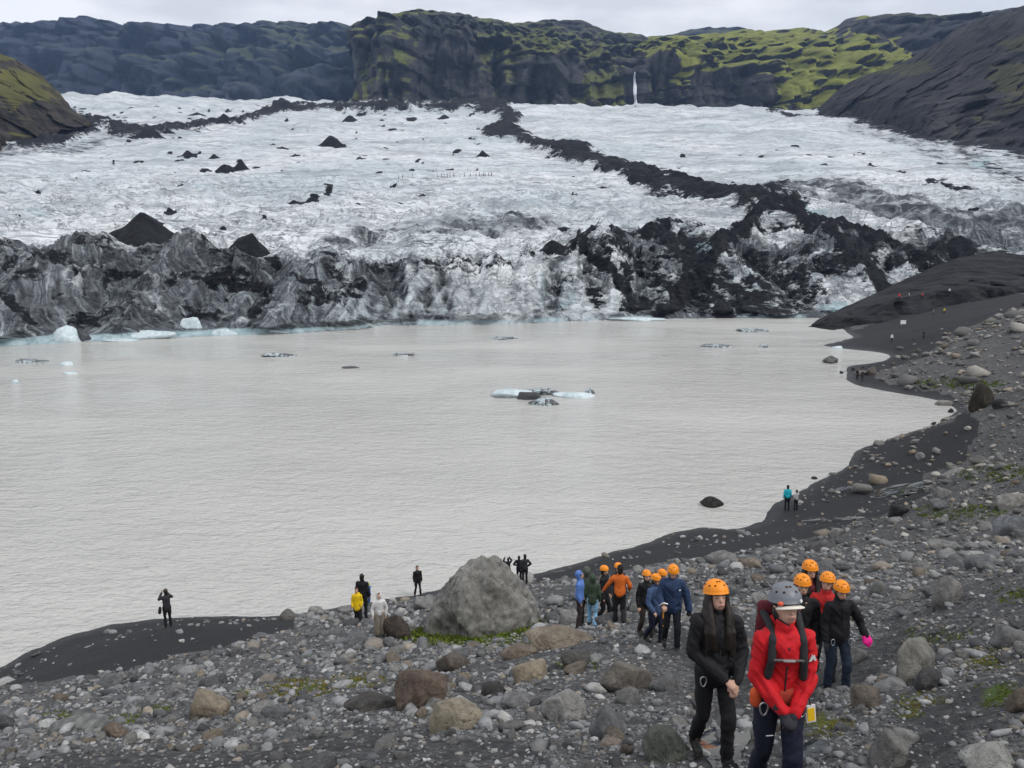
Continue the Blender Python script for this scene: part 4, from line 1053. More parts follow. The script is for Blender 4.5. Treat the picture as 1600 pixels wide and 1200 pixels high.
def person(label, px, fy, ty, yaw, jacket, trousers, lod=2, pose=None, helmet=None, hair=None, hood=None, hood_up=None, beanie=None, gloves=None, boots=None, coat=0.0, lean=0.0, head=(0, 0), group=None,
           long_hair=False, sink=0.0, depth=None, harness=False, skirt=False, jr=1.0, cat="person", poncho=False, gthick=1.3, obj_at=None, hpx=None):
    pose = pose or {}
    if obj_at is None:
        if depth: g0 = P(px, fy, depth)
        else: g0 = hit([px], [fy])[0][0]
        g0 = np.array([g0[0], g0[1], Gz(g0[0], g0[1])])
    else: g0 = np.asarray(obj_at, float)
    lo, hi = .5, 3.0
    for _ in range(30):
        m = (lo + hi) / 2
        if proj(g0 + np.array([0, 0, m]))[1] > ty: lo = m
        else: hi = m
    hreal = (lo + hi) / 2
    s = hreal / (1.79 if helmet else 1.77)
    print("PERSON %-60s d=%.1f h=%.2f" % (label[:60], proj(g0)[2], hreal))
    vox = [.0115, .017, .027, .040][lod]; sm = [5, 4, 3, 2][lod]
    HIP = np.array([0, 0, .95]); NECK = np.array([0, 0.01, 1.50])
    up = lambda p: rotx(p, HIP, lean)
    hp = lambda p: up(rotz(rotx(p, NECK, head[0]), NECK, head[1]))
    J = dict(hL=(.09, 0, .93), kL=(.10, -.02, .50), aL=(.105, .02, .09), hR=(-.09, 0, .93), kR=(-.10, -.02, .50), aR=(-.105, .02, .09),
             sL=(.165, 0, 1.41), eL=(.215, .03, 1.14), wL=(.215, -.06, .90), sR=(-.165, 0, 1.41), eR=(-.215, .03, 1.14), wR=(-.215, -.06, .90))
    J.update(pose)
    J = {k: np.array(v, float) for k, v in J.items()}
    for k in ('sL', 'eL', 'wL', 'sR', 'eR', 'wR'): J[k] = up(J[k])
    U = lambda *p: up(np.array(p, float))
    Hd = lambda *p: hp(np.array(p, float))
    fing = lod < 2
    # body: one continuous skin
    b = [cap(U(0, .0, 1.0), .12, U(0, 0, 1.36), .125, 1.2, .8), cap(U(-.14, 0, 1.40), .06, U(.14, 0, 1.40), .06), cap(U(0, .012, 1.42), .055, Hd(0, .0, 1.56), .05)]
    b += [(hp(v), f) for v, f in (ell((0, -.005, 1.645), .074, .093, .108), ell((0, -.035, 1.585), .056, .062, .062), cap((0, -.098, 1.645), .009, (0, -.112, 1.615), .013),
                                  ell((.076, .012, 1.625), .012, .02, .03), ell((-.076, .012, 1.625), .012, .02, .03), ell((0, -.088, 1.66), .05, .012, .012), cap((-.018, -.092, 1.578), .010, (.018, -.092, 1.578), .010))]
    for q in 'LR':
        sg = 1 if q == 'L' else -1
        b += chain([J['h' + q], J['k' + q], J['a' + q]], [.075, .05, .038])
        b.append(cap(J['a' + q], .034, J['a' + q] + np.array([0, -.06, -.04]), .026))
        b += chain([J['s' + q], J['e' + q], J['w' + q]], [.040, .032, .026])
        dv = J['w' + q] - J['e' + q]; dv = dv / np.linalg.norm(dv)
        if fing and not gloves: b += hand(J['w' + q] + dv * .02, dv, -sg, .5, 1.05)
        elif not gloves: b.append(cap(J['w' + q], .028, J['w' + q] + dv * .11, .03))
    body = blob("person", b, SKIN, (.0078, .0125)[lod] if fing else vox * 1.1, 3, None, 0, s)
    body.location = g0 - np.array([0, 0, sink]); body.rotation_euler = (0, 0, math.radians(yaw))
    tag(body, label, cat, group)
    # trousers
    t = [cap((0, 0, .97), .112, (0, 0, .90), .112, 1.2, .9)]
    for q in 'LR':
        h, k, a = J['h' + q], J['k' + q], J['a' + q]
        t += chain([h, k, a + np.array([0, .005, .05])], [.094, .070, .064] if not skirt else [.12, .11, .11])
    blob("trousers", t, trousers, vox * 1.05, sm, body, .020 if lod < 2 else .03, s, 3, 13)
    # boots
    for q in 'LR':
        a = J['a' + q]; fwd = np.array([0.02 * (1 if q == 'L' else -1), -1, 0])
        fl = a + np.array([0, 0, -.045])
        bt = [cap(a + np.array([0, 0, .06]), .058, a + np.array([0, .01, -.02]), .056), cap(fl + np.array([0, .035, 0]), .048, fl + fwd * .14, .044, 1.0, 1.0), cap(fl + np.array([0, .04, -.025]), .028, fl + fwd * .165 + np.array([0, 0, -.025]), .028, 1.5, .7)]
        blob("boot", bt, boots or BOOT, vox, 2, body, 0, s)
    # jacket
    hem = .84 - coat; w = jr
    j = [cap(U(0, 0, 1.36), .138 * w, U(0, .0, 1.08), .132 * w, 1.14, .86), cap(U(0, 0, 1.10), .134 * w, (0, 0, hem + .13), .142 * w + coat * .06, 1.14, .92),
         cap(U(-.13, .0, 1.405), .068, U(.13, .0, 1.405), .068), cap(U(0, .015, 1.44), .078, U(0, .01, 1.515), .070)]
    for q in 'LR':
        j += chain([J['s' + q], J['e' + q], J['w' + q]], [.068 * w, .060 * w, .050 * w])
    if poncho: j += [cap(U(0, 0, 1.36), .2, (0, 0, .80), .24, 1.1, .9), cap(U(-.2, 0, 1.3), .1, U(.2, 0, 1.3), .1)]
    if hood: j.append((up(ell((0, .11, 1.47), .12, .07, .07)[0]), ell((0, 0, 0), 1, 1, 1)[1]))
    if hood_up:
        for c_, r_ in (((0, .035, 1.645), (.112, .115, .135)), ((0, .03, 1.54), (.10, .10, .09))):
            v, f = ell(c_, *r_); j.append((hp(v), f))
    blob("jacket", j, jacket, vox * 1.05, sm, body, (.038, .034, .03, .03)[lod], s, px % 7)
    if lod < 2:   # zip down the front
        z = [cap(U(0, -.124 * w, 1.40), .006, U(0, -.120 * w, 1.02), .006)]
        mesh_np("zip", z[0][0] * s, z[0][1], WEB, True, parent=body)
        for sg in (-1, 1):
            z = cap(U(sg * .10 * w, -.108 * w, 1.10), .006, U(sg * .125 * w, -.09 * w, .98), .006); mesh_np("pocket_zip", z[0] * s, z[1], WEB, True, parent=body)
    # head wear and hair
    if hair is not None:
        hm = hairm(hair)
        hh = [(hp(v), f) for v, f in (ell((0, .022, 1.668), .086, .098, .104), ell((0, .05, 1.59), .075, .06, .09))]
        if long_hair:
            for sg in (-1, 1):
                hh += chain([Hd(sg * .074, -.02, 1.70), Hd(sg * .084, -.03, 1.60), U(sg * .085, -.085, 1.47), U(sg * .075, -.135, 1.36), U(sg * .065, -.145, 1.22)], [.022, .026, .034, .036, .016], 1, 1)
                hh += chain([Hd(sg * .06, .03, 1.62), U(sg * .10, -.02, 1.49), U(sg * .11, -.11, 1.36), U(sg * .10, -.13, 1.27)], [.05, .05, .04, .02])
            hh += chain([Hd(0, .07, 1.6), U(0, .13, 1.45), U(0, .16, 1.25)], [.07, .07, .04])
        if long_hair and lod == 0:
            sr = np.random.default_rng(3)
            for sg in (-1, 1):
                for _ in range(16):
                    o1, o2 = sr.uniform(-.03, .03), sr.uniform(-.045, .05)
                    hh += chain([Hd(sg * .078, -.02 + o1, 1.66), U(sg * (.10 + o2 * .4), -.07, 1.47), U(sg * (.085 + o2), -.135 + abs(o1) * .5, 1.34), U(sg * (.08 + o2 * 1.3), -.14, 1.18 + sr.uniform(-.06, .05))], [.011, .011, .010, .005])
        blob("hair", hh, hm, vox * .8, 2, body, .016, s, 4, 4)
    if beanie is not None:
        v = [(hp(a), f) for a, f in (ell((0, .012, 1.69), .092, .105, .10), cap((0, .01, 1.655), .094, (0, .01, 1.67), .094, 1, 1.1))]
        blob("hat", v, beanie, vox, 2, body, 0, s)
    if helmet is not None:
        hl = dome("helmet", np.array([0, .012, 1.700]), .112, .132, .106, helmet, body, s, hp, lod)
        if lod < 2:
            for sg in (-1, 1):
                st = chain([Hd(sg * .088, .0, 1.63), Hd(sg * .07, -.03, 1.56), Hd(0, -.06, 1.515)], [.006, .006, .006])
                for q, (v, f) in enumerate(st[:2]): pass
                vv = np.concatenate([st[0][0], st[1][0]]); ff = np.concatenate([st[0][1], st[1][1] + len(st[0][0])])
                mesh_np("chin_strap", vv * s, ff, WEB, True, parent=hl)
    if lod < 2 and abs(yaw) < 100:
        for sg in (-1, 1):
            v, f = ell((sg * .031, -.0885, 1.648), .0125, .007, .0065); mesh_np("eye", hp(v) * s, f, EYE, True, parent=body)
            v, f = cap((sg * .016, -.099, 1.669), .004, (sg * .048, -.089, 1.67), .0035); mesh_np("eyebrow", hp(v) * s, f, BROW, True, parent=body)
        v, f = cap((-.02, -.1005, 1.581), .0048, (.02, -.1005, 1.581), .0048); mesh_np("mouth", hp(v) * s, f, LIP, True, parent=body)
    if gloves is not None:
        for q in 'LR':
            sg = 1 if q == 'L' else -1
            dv = J['w' + q] - J['e' + q]; dv = dv / np.linalg.norm(dv)
            gp = hand(J['w' + q] + dv * .02, dv, -sg, .7 if gthick < 1.6 else .15, gthick if q == 'L' else 1.3) if fing else [cap(J['w' + q], .034, J['w' + q] + dv * .12, .04)]
            gp.append(cap(J['w' + q] - dv * .03, .045, J['w' + q] + dv * .03, .036))
            blob("glove", gp, gloves[0] if q == 'L' else gloves[1], max(.008, vox * .6), 2, body, 0, s)
    if harness:
        hz = [cap(U(0, 0, .975), .150, U(0, 0, .955), .150, 1.15, .95)]
        blob("harness_belt", hz, harness if not isinstance(harness, bool) else WEB, vox, 1, body, 0, s)
        for (ax, ay, az_) in ((.13, -.095, .89), (-.14, -.09, .89), (.175, .02, .89)):
            bm = bmesh.new(); nseg = 14
            vs_ = []
            for k in range(nseg):
                tt = k / nseg * 2 * math.pi; cc = np.array([ax + .004 * math.sin(tt * 2), ay - .045, az_ ]) + np.array([math.cos(tt) * .028, 0, math.sin(tt) * .05])
                ring = []
                for m_ in range(5):
                    u_ = m_ / 5 * 2 * math.pi; off = np.array([math.cos(tt) * math.cos(u_), math.sin(u_), math.sin(tt) * math.cos(u_)]) * .0065
                    ring.append(bm.verts.new((cc + off) * s))
                vs_.append(ring)
            for k in range(nseg):
                for m_ in range(5):
                    bm.faces.new((vs_[k][m_], vs_[(k + 1) % nseg][m_], vs_[(k + 1) % nseg][(m_ + 1) % 5], vs_[k][(m_ + 1) % 5]))
            me = bpy.data.meshes.new("carabiner"); bm.to_mesh(me); bm.free(); me.materials.append(METAL)
            for pl in me.polygons: pl.use_smooth = True
            new_obj("carabiner", me, body)
    body["s"] = s
    return body, s, U, Hd, J

C = lambda n, *c: cloth(n, c)
black_j, black_t, navy_t = C("black_shell", .012, .012, .014), C("black_trouser", .013, .013, .0145), C("navy_trouser", .012, .015, .03)
charcoal, jeans, ltjeans, brown_t = C("charcoal_cloth", .03, .03, .033), C("dark_denim", .02, .03, .05), C("light_denim", .22, .42, .60), C("brown_cloth", .045, .035, .034)
red_j, navy_j, blue_j, green_j, orange_j, yellow_j, white_j, teal_j, maroon_j = C("red_shell", .52, .012, .018), C("navy_coat", .025, .045, .10), C("blue_hoodie", .10, .20, .50), C("green_coat", .045, .07, .045), C("orange_coat", .58, .13, .018), C("yellow_coat", .75, .50, .01), C("white_poncho", .62, .61, .60), C("teal_coat", .02, .42, .50), C("maroon_coat", .09, .012, .018)
DKHAIR, BRHAIR = (.016, .011, .009), (.06, .035, .02)
dk_glove, pink_glove = C("dark_glove", .03, .03, .038), C("pink_glove", .75, .02, .25)

# --- the two at the front
walkA = dict(kL=(.11, -.13, .51), aL=(.12, -.12, .09), kR=(-.10, -.02, .49), aR=(-.11, .16, .12))
clasp = dict(eL=(.225, -.0, 1.13), wL=(.14, -.19, .93), eR=(-.225, -.04, 1.13), wR=(.03, -.21, .95))
pb, s, U, Hd, J = person("woman in black jacket and orange helmet with long dark hair, walking beside the guide", 1110, 1187, 911, 2, black_j, black_t, 0, dict(walkA, **clasp), HELM, DKHAIR, hood=True, long_hair=True, harness=True, head=(-14, 8), jr=1.12, coat=.05)
v, f = cap((.10, -.115, .70), .012, (.135, -.115, .715), .012, 1, .3); o = mesh_np("trouser_logo", v * s, f, WHITE, True, parent=pb)
clasp2 = dict(sL=(.145, 0, 1.40), sR=(-.145, 0, 1.40), eL=(.185, -.05, 1.14), wL=(.055, -.22, .95), eR=(-.185, -.05, 1.14), wR=(-.045, -.215, .96))
pg, s, U, Hd, J = person("guide in red jacket and grey helmet over a white cap, hands clasped", 1206, 1262, 911, -3, red_j, navy_t, 0, dict(clasp2, kL=(.085, -.14, .52), aL=(.085, -.10, .09), kR=(-.09, .0, .5), aR=(-.10, .15, .12)), HELMG, DKHAIR, hood=True, gloves=(dk_glove, dk_glove), lean=7, head=(-17, 8), harness=C("red_webbing", .35, .05, .03), jr=.97)
# white cap visor under the helmet
nv = 14; vv, ff = [], []
for q, (rad_, dz_) in enumerate(((.095, .0), (.148, -.016))):
    for k in range(nv):
        a_ = math.radians(-150 + 120 * k / (nv - 1)); vv.append(Hd(math.cos(a_) * rad_ * .82, math.sin(a_) * rad_ - .004, 1.672 + dz_ - .02 * math.cos(a_) ** 2 + .006))
for q, (rad_, dz_) in enumerate(((.148, -.022), (.095, -.008))):
    for k in range(nv):
        a_ = math.radians(-150 + 120 * k / (nv - 1)); vv.append(Hd(math.cos(a_) * rad_ * .82, math.sin(a_) * rad_ - .004, 1.672 + dz_ - .02 * math.cos(a_) ** 2 + .006))
for q in range(4):
    for k in range(nv - 1):
        a_, b_ = q * nv + k, ((q + 1) % 4) * nv + k; ff.append((a_, a_ + 1, b_ + 1, b_))
mesh_np("cap_visor", np.array(vv) * s, np.array(ff), mat_plain("cap_cream", (.70, .66, .58), .8, .2, .05), True, parent=pg)
hlm = [c for c in pg.children if c.name.startswith("helmet")][0]
v, f = ell(Hd(-.078, -.098, 1.685), .022, .012, .016); mesh_np("badge", v * s, f, mat_plain("badge_orange", (.75, .12, .06), .5), True, parent=hlm)
v, f = ell(Hd(.062, -.115, 1.70), .01, .008, .014); mesh_np("badge", v * s, f, WHITE, True, parent=hlm)
# sleeve emblem: a small white peak in an outline
def flatmark(name, pts, mat, parent, s, base, ux, uz, nrm):
    bm = bmesh.new()
    f0 = [bm.verts.new(np.array(base) * s + (np.array(ux) * p[0] + np.array(uz) * p[1]) * s) for p in pts]
    b0 = [bm.verts.new(np.array(base) * s + (np.array(ux) * p[0] + np.array(uz) * p[1]) * s - np.array(nrm) * .012 * s) for p in pts]
    bm.faces.new(f0); n = len(pts)
    for k in range(n): bm.faces.new((f0[k], b0[k], b0[(k + 1) % n], f0[(k + 1) % n]))
    me = bpy.data.meshes.new(name); bm.to_mesh(me); bm.free(); me.materials.append(mat); return new_obj(name, me, parent)
sl = (J['sL'] + J['eL']) / 2 + np.array([.012, -.078, .03])
flatmark("sleeve_emblem", [(-.028, -.024), (-.006, .03), (.004, .012), (.012, .022), (.03, -.024), (.014, -.024), (.004, -.004), (-.006, -.024)], WHITE, pg, s, sl, (1, .25, .1), (0, -.15, 1), (0, -1, 0))
v, f = cap((.10, -.105, .60), .010, (.135, -.10, .612), .010, 1, .3); mesh_np("trouser_logo", v * s, f, WHITE, True, parent=pg)
v, f = cap((-.10, -.105, .66), .006, (-.06, -.11, .668), .006, 1, .3); mesh_np("trouser_logo", v * s, f, WHITE, True, parent=pg)
# gear tag hanging on the harness
TAGY = mat_plain("tag_yellow", (.85, .55, .02), .5, .3, .06)
bx_ = flatmark("gear_tag", [(-.035, -.065), (.035, -.065), (.035, .065), (-.035, .065)], WHITE, pg, s, (.205, -.10, .84), (1, .2, .12), (-.12, 0, 1), (0, -1, 0))
flatmark("tag_panel", [(-.026, -.052), (.026, -.052), (.026, .045), (-.026, .045)], TAGY, bx_, s, (.205, -.104, .84), (1, .2, .12), (-.12, 0, 1), (0, -1, 0))
v, f = cap((.20, -.09, .90), .006, (.185, -.07, .98), .006); mesh_np("tag_cord", v * s, f, WEB, True, parent=pg)
blob("hip_pouch", [cap((-.185, -.06, .97), .042, (-.175, -.05, .90), .046)], C("orange_pouch", .65, .10, .03), .012, 3, pg, .008, s)
# backpack: a thing of its own, carried
bp = bpy.data.objects.new("backpack", None); col.objects.link(bp)
bp.location = pg.location; bp.rotation_euler = pg.rotation_euler
tag(bp, "dark red and black backpack on the back of the guide in red", "backpack")
blob("bag", [cap(U(0, .25, 1.08), .14, U(0, .24, 1.40), .135, 1.15, .75), cap(U(-.10, .22, 1.50), .06, U(.10, .22, 1.50), .06)], C("pack_red", .10, .012, .02), .014, 4, bp, .02, s)
for sg in (-1, 1):
    blob("strap", chain([U(sg * .12, .16, 1.50), U(sg * .105, .03, 1.485), U(sg * .105, -.075, 1.435), U(sg * .11, -.118, 1.30), U(sg * .125, -.10, 1.15), U(sg * .145, .02, 1.06)], [.030] * 6, 1, .8), WEB, .009, 2, bp, 0, s)
blob("chest_strap", [cap(U(-.10, -.134, 1.31), .011, U(.10, -.134, 1.31), .011)], mat_plain("strap_grey", (.12, .10, .10), .7), .007, 1, bp, 0, s)
blob("buckle", [cap(U(-.03, -.142, 1.312), .016, U(.03, -.142, 1.312), .017, 1, .6)], mat_plain("buckle_grey", (.25, .24, .24), .5), .007, 1, bp, 0, s)

# --- group coming up behind the guide
GRP = "hikers in orange helmets coming up the trail"
person("hiker in maroon jacket and orange helmet with dark hair, rearmost behind the guide", 1255, 1050, 877, 4, maroon_j, black_t, 1, dict(walkA), HELM, DKHAIR, group=GRP, long_hair=True, depth=14.2)
person("hiker in black jacket and orange helmet right behind the guide's shoulder", 1243, 1078, 899, -8, black_j, black_t, 1, dict(walkA), HELM, BRHAIR, group=GRP, depth=12.4)
person("hiker in red jacket and orange helmet between two hikers in black", 1281, 1072, 896, -6, C("red_fleece", .45, .02, .02), black_t, 1, dict(walkA), HELM, BRHAIR, group=GRP, head=(-4, -25), depth=13.2)
person("hiker in black jacket and orange helmet wearing a bright pink glove", 1302, 1084, 908, 6, black_j, jeans, 1, dict(walkA, eL=(.31, -.02, 1.16), wL=(.36, -.12, .98), aR=(-.1, .0, .09)), HELM, BRHAIR, gloves=(pink_glove, dk_glove), group=GRP, head=(6, -4), harness=True, depth=12.2, gthick=2.1, jr=1.03)
# --- navy group
person("hiker in black jacket with white chest logo and orange helmet behind the blue raincoats", 1008, 1003, 892, 8, black_j, brown_t, 1, dict(walkA), HELM, BRHAIR, group=GRP, head=(-8, 0), depth=19.5)
person("hiker in orange helmet mostly hidden behind the large navy raincoat", 1031, 1003, 890, 20, navy_j, navy_t, 1, dict(walkA), HELM, DKHAIR, group=GRP, head=(4, 30), depth=20)
pn2, s, U, Hd, J = person("hiker in long blue raincoat and orange helmet at the navy raincoat's side", 1021, 1010, 897, 35, C("blue_raincoat", .05, .085, .17), navy_t, 1, dict(walkA, eR=(-.28, -.05, 1.14), wR=(-.25, -.2, .98)), HELM, DKHAIR, group=GRP, head=(6, 20), depth=18.6, coat=.12)
pn1, s, U, Hd, J = person("hiker in dark navy raincoat and orange helmet looking down", 1047, 1017, 882, -4, navy_j, C("dark_rain_trouser", .012, .013, .018), 1, dict(walkA, eR=(-.27, -.04, 1.15), wR=(-.21, -.25, 1.06), eL=(.29, .0, 1.14), wL=(.33, -.05, .88)), HELM, DKHAIR, group=GRP, head=(12, 0), gloves=(BOOT, SKIN), depth=17.4, coat=.04, jr=1.22)
flatmark("chest_logo", [(-.018, -.01), (.018, -.006), (.02, .012), (-.016, .01)], WHITE, pn1, s, (.12, -.198, 1.34), (1, .3, 0), (0, 0, 1), (0, -1, 0))
# ice axe in the navy hiker's hand
ax = bpy.data.objects.new("ice_axe", None); col.objects.link(ax); ax.location = pn1.location; ax.rotation_euler = pn1.rotation_euler
tag(ax, "ice axe with an orange head held by the hiker in dark navy raincoat", "ice axe")
axm = mat_plain("axe_orange", (.62, .26, .03), .5)
blob("shaft", [cap((-.20, -.30, 1.10), .014, (-.19, -.27, .62), .013)], axm, .009, 1, ax, 0, s)
blob("axe_head", chain([(-.29, -.31, 1.06), (-.20, -.31, 1.12), (-.12, -.31, 1.10)], [.008, .02, .016]), METAL, .007, 1, ax, 0, s)
blob("grip", [cap((-.193, -.278, .78), .02, (-.19, -.27, .66), .02)], C("grip_black", .02, .02, .02), .009, 1, ax, 0, s)

# --- group with the blue, green and orange jackets
person("person in blue hooded jacket and brown trousers beside the green coat", 905, 986, 892, 75, blue_j, brown_t, 2, dict(), None, BRHAIR, hood_up=True, depth=26.5)
person("grey-green hooded person half hidden between the blue and green jackets", 915, 972, 884, 180, C("grey_green_coat", .08, .09, .075), charcoal, 2, dict(), None, BRHAIR, hood_up=True, depth=27.6)
person("person in dark green hooded coat and light blue jeans seen from behind", 925, 982, 896, 165, green_j, ltjeans, 2, dict(walkA), None, BRHAIR, hood_up=True, depth=25.2, coat=.08)
person("hiker in black jacket and orange helmet between the green and orange coats", 943, 969, 884, 60, black_j, black_t, 2, dict(walkA), HELM, DKHAIR, depth=27)
person("hiker in orange helmet hidden behind the black beanie", 964, 966, 880, 10, charcoal, charcoal, 2, dict(walkA), HELM, BRHAIR, depth=28.5)
po, s, U, Hd, J = person("person in orange jacket and black beanie stepping away up the trail", 967, 979, 884, 172, orange_j, black_t, 2, dict(kL=(.1, -.02, .5), aL=(.1, .0, .09), kR=(-.1, .04, .5), aR=(-.13, .3, .2), eR=(-.28, .0, 1.18), wR=(-.27, -.15, 1.04), eL=(.32, -.03, 1.2), wL=(.44, -.1, 1.0)), None, DKHAIR, beanie=C("black_knit", .012, .012, .014), depth=24, boots=mat_plain("white_trainer", (.65, .65, .66), .6), lean=6)
tp = bpy.data.objects.new("trekking_pole", None); col.objects.link(tp); tp.location = po.location; tp.rotation_euler = po.rotation_euler
tag(tp, "thin walking pole in the hand of the person in orange jacket", "walking pole")
blob("shaft", [cap((-.28, -.25, 1.02), .011, (-.30, -.33, .02), .008)], METAL, .009, 0, tp, 0, s); blob("grip", [cap((-.28, -.245, 1.10), .02, (-.28, -.25, .98), .018)], BOOT, .01, 0, tp, 0, s)

# --- along the shore
person("woman in long yellow raincoat and black leggings facing the camera", 559, 975, 919, 5, yellow_j, black_t, 2, dict(kL=(.08, 0, .5), aL=(.08, .01, .09), kR=(-.08, 0, .5), aR=(-.08, .01, .09)), None, (.12, .05, .025), hood=True, coat=.18)
person("man in black jacket standing behind the yellow raincoat", 568, 968, 896, 170, black_j, black_t, 2, dict(), None, DKHAIR)
person("small child in blue and lime jacket beside the man in black", 577, 943, 911, 120, C("child_blue", .02, .12, .35), C("child_blue_trouser", .03, .10, .25), 2, dict(eL=(.26, -.1, 1.25), wL=(.3, -.25, 1.3)), None, BRHAIR, beanie=C("lime_hat", .45, .55, .05))
person("person in white poncho and sand-coloured long skirt by the dark boulder", 594, 995, 926, 15, white_j, C("sand_skirt", .22, .19, .155), 2, dict(eL=(.27, 0, 1.14), wL=(.23, -.05, .86), eR=(-.27, 0, 1.14), wR=(-.25, -.08, .88)), None, BRHAIR, hood_up=True, skirt=True)
person("man in black standing alone between the poncho and the huge boulder", 653, 931, 884, 20, black_j, black_t, 2, dict(kL=(.12, -.02, .5), aL=(.16, 0, .09), kR=(-.11, -.02, .5), aR=(-.16, .04, .09)), None, DKHAIR)
person("person in black raising both arms with a phone behind the huge boulder", 794, 908, 871, 195, black_j, black_t, 2, dict(eR=(-.30, -.18, 1.46), wR=(-.16, -.30, 1.66), eL=(.30, -.18, 1.46), wL=(.16, -.30, 1.66)), None, DKHAIR)
person("shorter person in black coat of the pair beside the huge boulder", 811, 910, 868, 170, black_j, black_t, 2, dict(eL=(.33, .02, 1.18), wL=(.2, -.15, 1.05)), None, DKHAIR, coat=.12)
person("taller person in black with dark blue cap of the pair beside the huge boulder", 820, 912, 866, 190, charcoal, black_t, 2, dict(eR=(-.34, .02, 1.18), wR=(-.2, -.12, 1.02)), None, DKHAIR, beanie=C("blue_cap", .02, .03, .07))
pm, s, U, Hd, J = person("person in dark coat taking a picture on the black sand mound", 263, 980, 920, 215, charcoal, black_t, 2, dict(eL=(.27, -.15, 1.28), wL=(.10, -.33, 1.48), eR=(-.27, -.15, 1.28), wR=(-.08, -.33, 1.48)), None, DKHAIR, beanie=C("grey_cap", .05, .05, .05), coat=.1)
ph = bpy.data.objects.new("camera_bag", None); bpy.data.objects.remove(ph)
o = blob("shoulder_bag", [cap((.28, .05, .95), .10, (.30, .05, .82), .11, .6, 1.2)], C("bag_black", .015, .015, .017), .02, 3, None, .01, s)
o.location = pm.location; o.rotation_euler = pm.rotation_euler; tag(o, "black bag at the hip of the person on the sand mound", "bag")
o = blob("phone", [cap((-.05, -.46, 1.50), .02, (.06, -.46, 1.50), .02, 1.0, 2.0)], mat_plain("phone_black", (.02, .02, .02), .3, .5), .012, 0, None, 0, s)
o.location = pm.location; o.rotation_euler = pm.rotation_euler; tag(o, "phone held up by the person on the sand mound", "phone")
person("person in turquoise jacket standing at the shore", 1229, 798, 758, 175, teal_j, black_t, 2, dict(), None, DKHAIR, beanie=C("black_knit2", .012, .012, .014))
person("smaller person in white and grey jacket next to the turquoise jacket", 1243, 797, 765, 195, C("white_grey_coat", .42, .42, .43), black_t, 2, dict(eR=(-.3, -.1, 1.35), wR=(-.12, -.2, 1.5)), None, DKHAIR)
person("person in dark clothes at the tip of the far spit, the one nearer the water", 1339, 593, 576, 10, black_j, black_t, 3, dict(), None, BRHAIR)
person("person in dark clothes on the far spit, a step behind another", 1347, 595, 578, -20, charcoal, black_t, 3, dict(), None, BRHAIR)
person("tiny person in white top on the black flat below the white sign", 1393, 535, 521, 0, white_j, black_t, 3, dict(), None, DKHAIR)
person("tiny person in black on the flat right of the white top", 1443, 529, 516, 30, black_j, black_t, 3, dict(), None, DKHAIR)
#@@PART4
# ------------------------------------------------------------------ small things far off, on the ice and in the water
_vl.update()
_dg = bpy.context.evaluated_depsgraph_get()
def ray(px, py):
    o_ = Vector((0, 0, H)); d_ = Vector(P(px, py, 1.0)) - o_
    ok, loc, nrm, idx, ob, mt = scene.ray_cast(_dg, o_, d_.normalized())
    return np.array(loc) if ok else None
pts = [ray(x, y) for x, y in ((1405, 468), (1441, 467), (1420, 467), (1465, 465), (1483, 460), (1475, 491), (1458, 493))]
cols_ = [(C("far_red", .55, .03, .04), "red jacket, nearer the ice"), (C("far_red2", .5, .04, .04), "red jacket, farther from the ice"), (C("far_pale", .45, .45, .46), "pale jacket between the two red jackets"), (charcoal, "grey jacket right of the two red jackets"), (C("far_white", .6, .6, .6), "white jacket highest on the black ridge"), (C("far_yellow", .65, .55, .05), "yellow jacket low on the black ridge"), (C("far_grey", .25, .25, .26), "light grey jacket beside the yellow one")]
for q, p_ in enumerate(pts):
    if p_ is None: continue
    pyq = proj(p_)[1]
    person("tiny person on the black moraine ridge in " + cols_[q][1], 0, 0, pyq - 10.5, q * 40, cols_[q][0], black_t, 3, dict(), None, DKHAIR, group="people on the black moraine ridge", obj_at=p_)
hk = None
for q, (hx, hy) in enumerate([(623, 279), (629, 279), (645, 278), (684, 277), (690, 277), (694, 277), (699, 277), (703, 277), (709, 276), (726, 276), (735, 276), (744, 276), (749, 275), (755, 275), (758, 275), (763, 275), (768, 275)]):
    p_ = ray(hx, hy)
    if p_ is None: continue
    if hk is None:
        hk = person("tiny dark figure of a hiker walking in line across the white ice", 0, 0, proj(p_)[1] - 6.2, 90, black_j, black_t, 3, dict(walkA), None, DKHAIR, group="line of hikers on the glacier", obj_at=p_)[0]
    else:
        c_ = hk.copy(); col.objects.link(c_); c_.location = p_; c_.rotation_euler = (0, 0, math.radians(90 + (q * 47) % 50 - 25))
        for ch in hk.children:
            e_ = ch.copy(); col.objects.link(e_); e_.parent = c_
# white sign
p_ = ray(1411, 508)
if p_ is not None:
    sg = bpy.data.objects.new("sign_board", None); col.objects.link(sg); sg.location = p_
    tag(sg, "small white sign board on a post on the black flat", "sign")
    dsc = proj(p_)[2] / F
    bm = bmesh.new(); bmesh.ops.create_cube(bm, size=1); bmesh.ops.scale(bm, vec=(8.5 * dsc, .05, 6 * dsc), verts=bm.verts); bmesh.ops.translate(bm, vec=(0, 0, 4.6 * dsc), verts=bm.verts)
    me = bpy.data.meshes.new("board"); bm.to_mesh(me); bm.free(); me.materials.append(WHITE); new_obj("board", me, sg)
    for xx in (-2.6, 2.6):
        v, f = cap((xx * dsc, .06, -.2), .04, (xx * dsc, .06, 4.6 * dsc), .04); mesh_np("post", v, f, METAL, True, parent=sg)

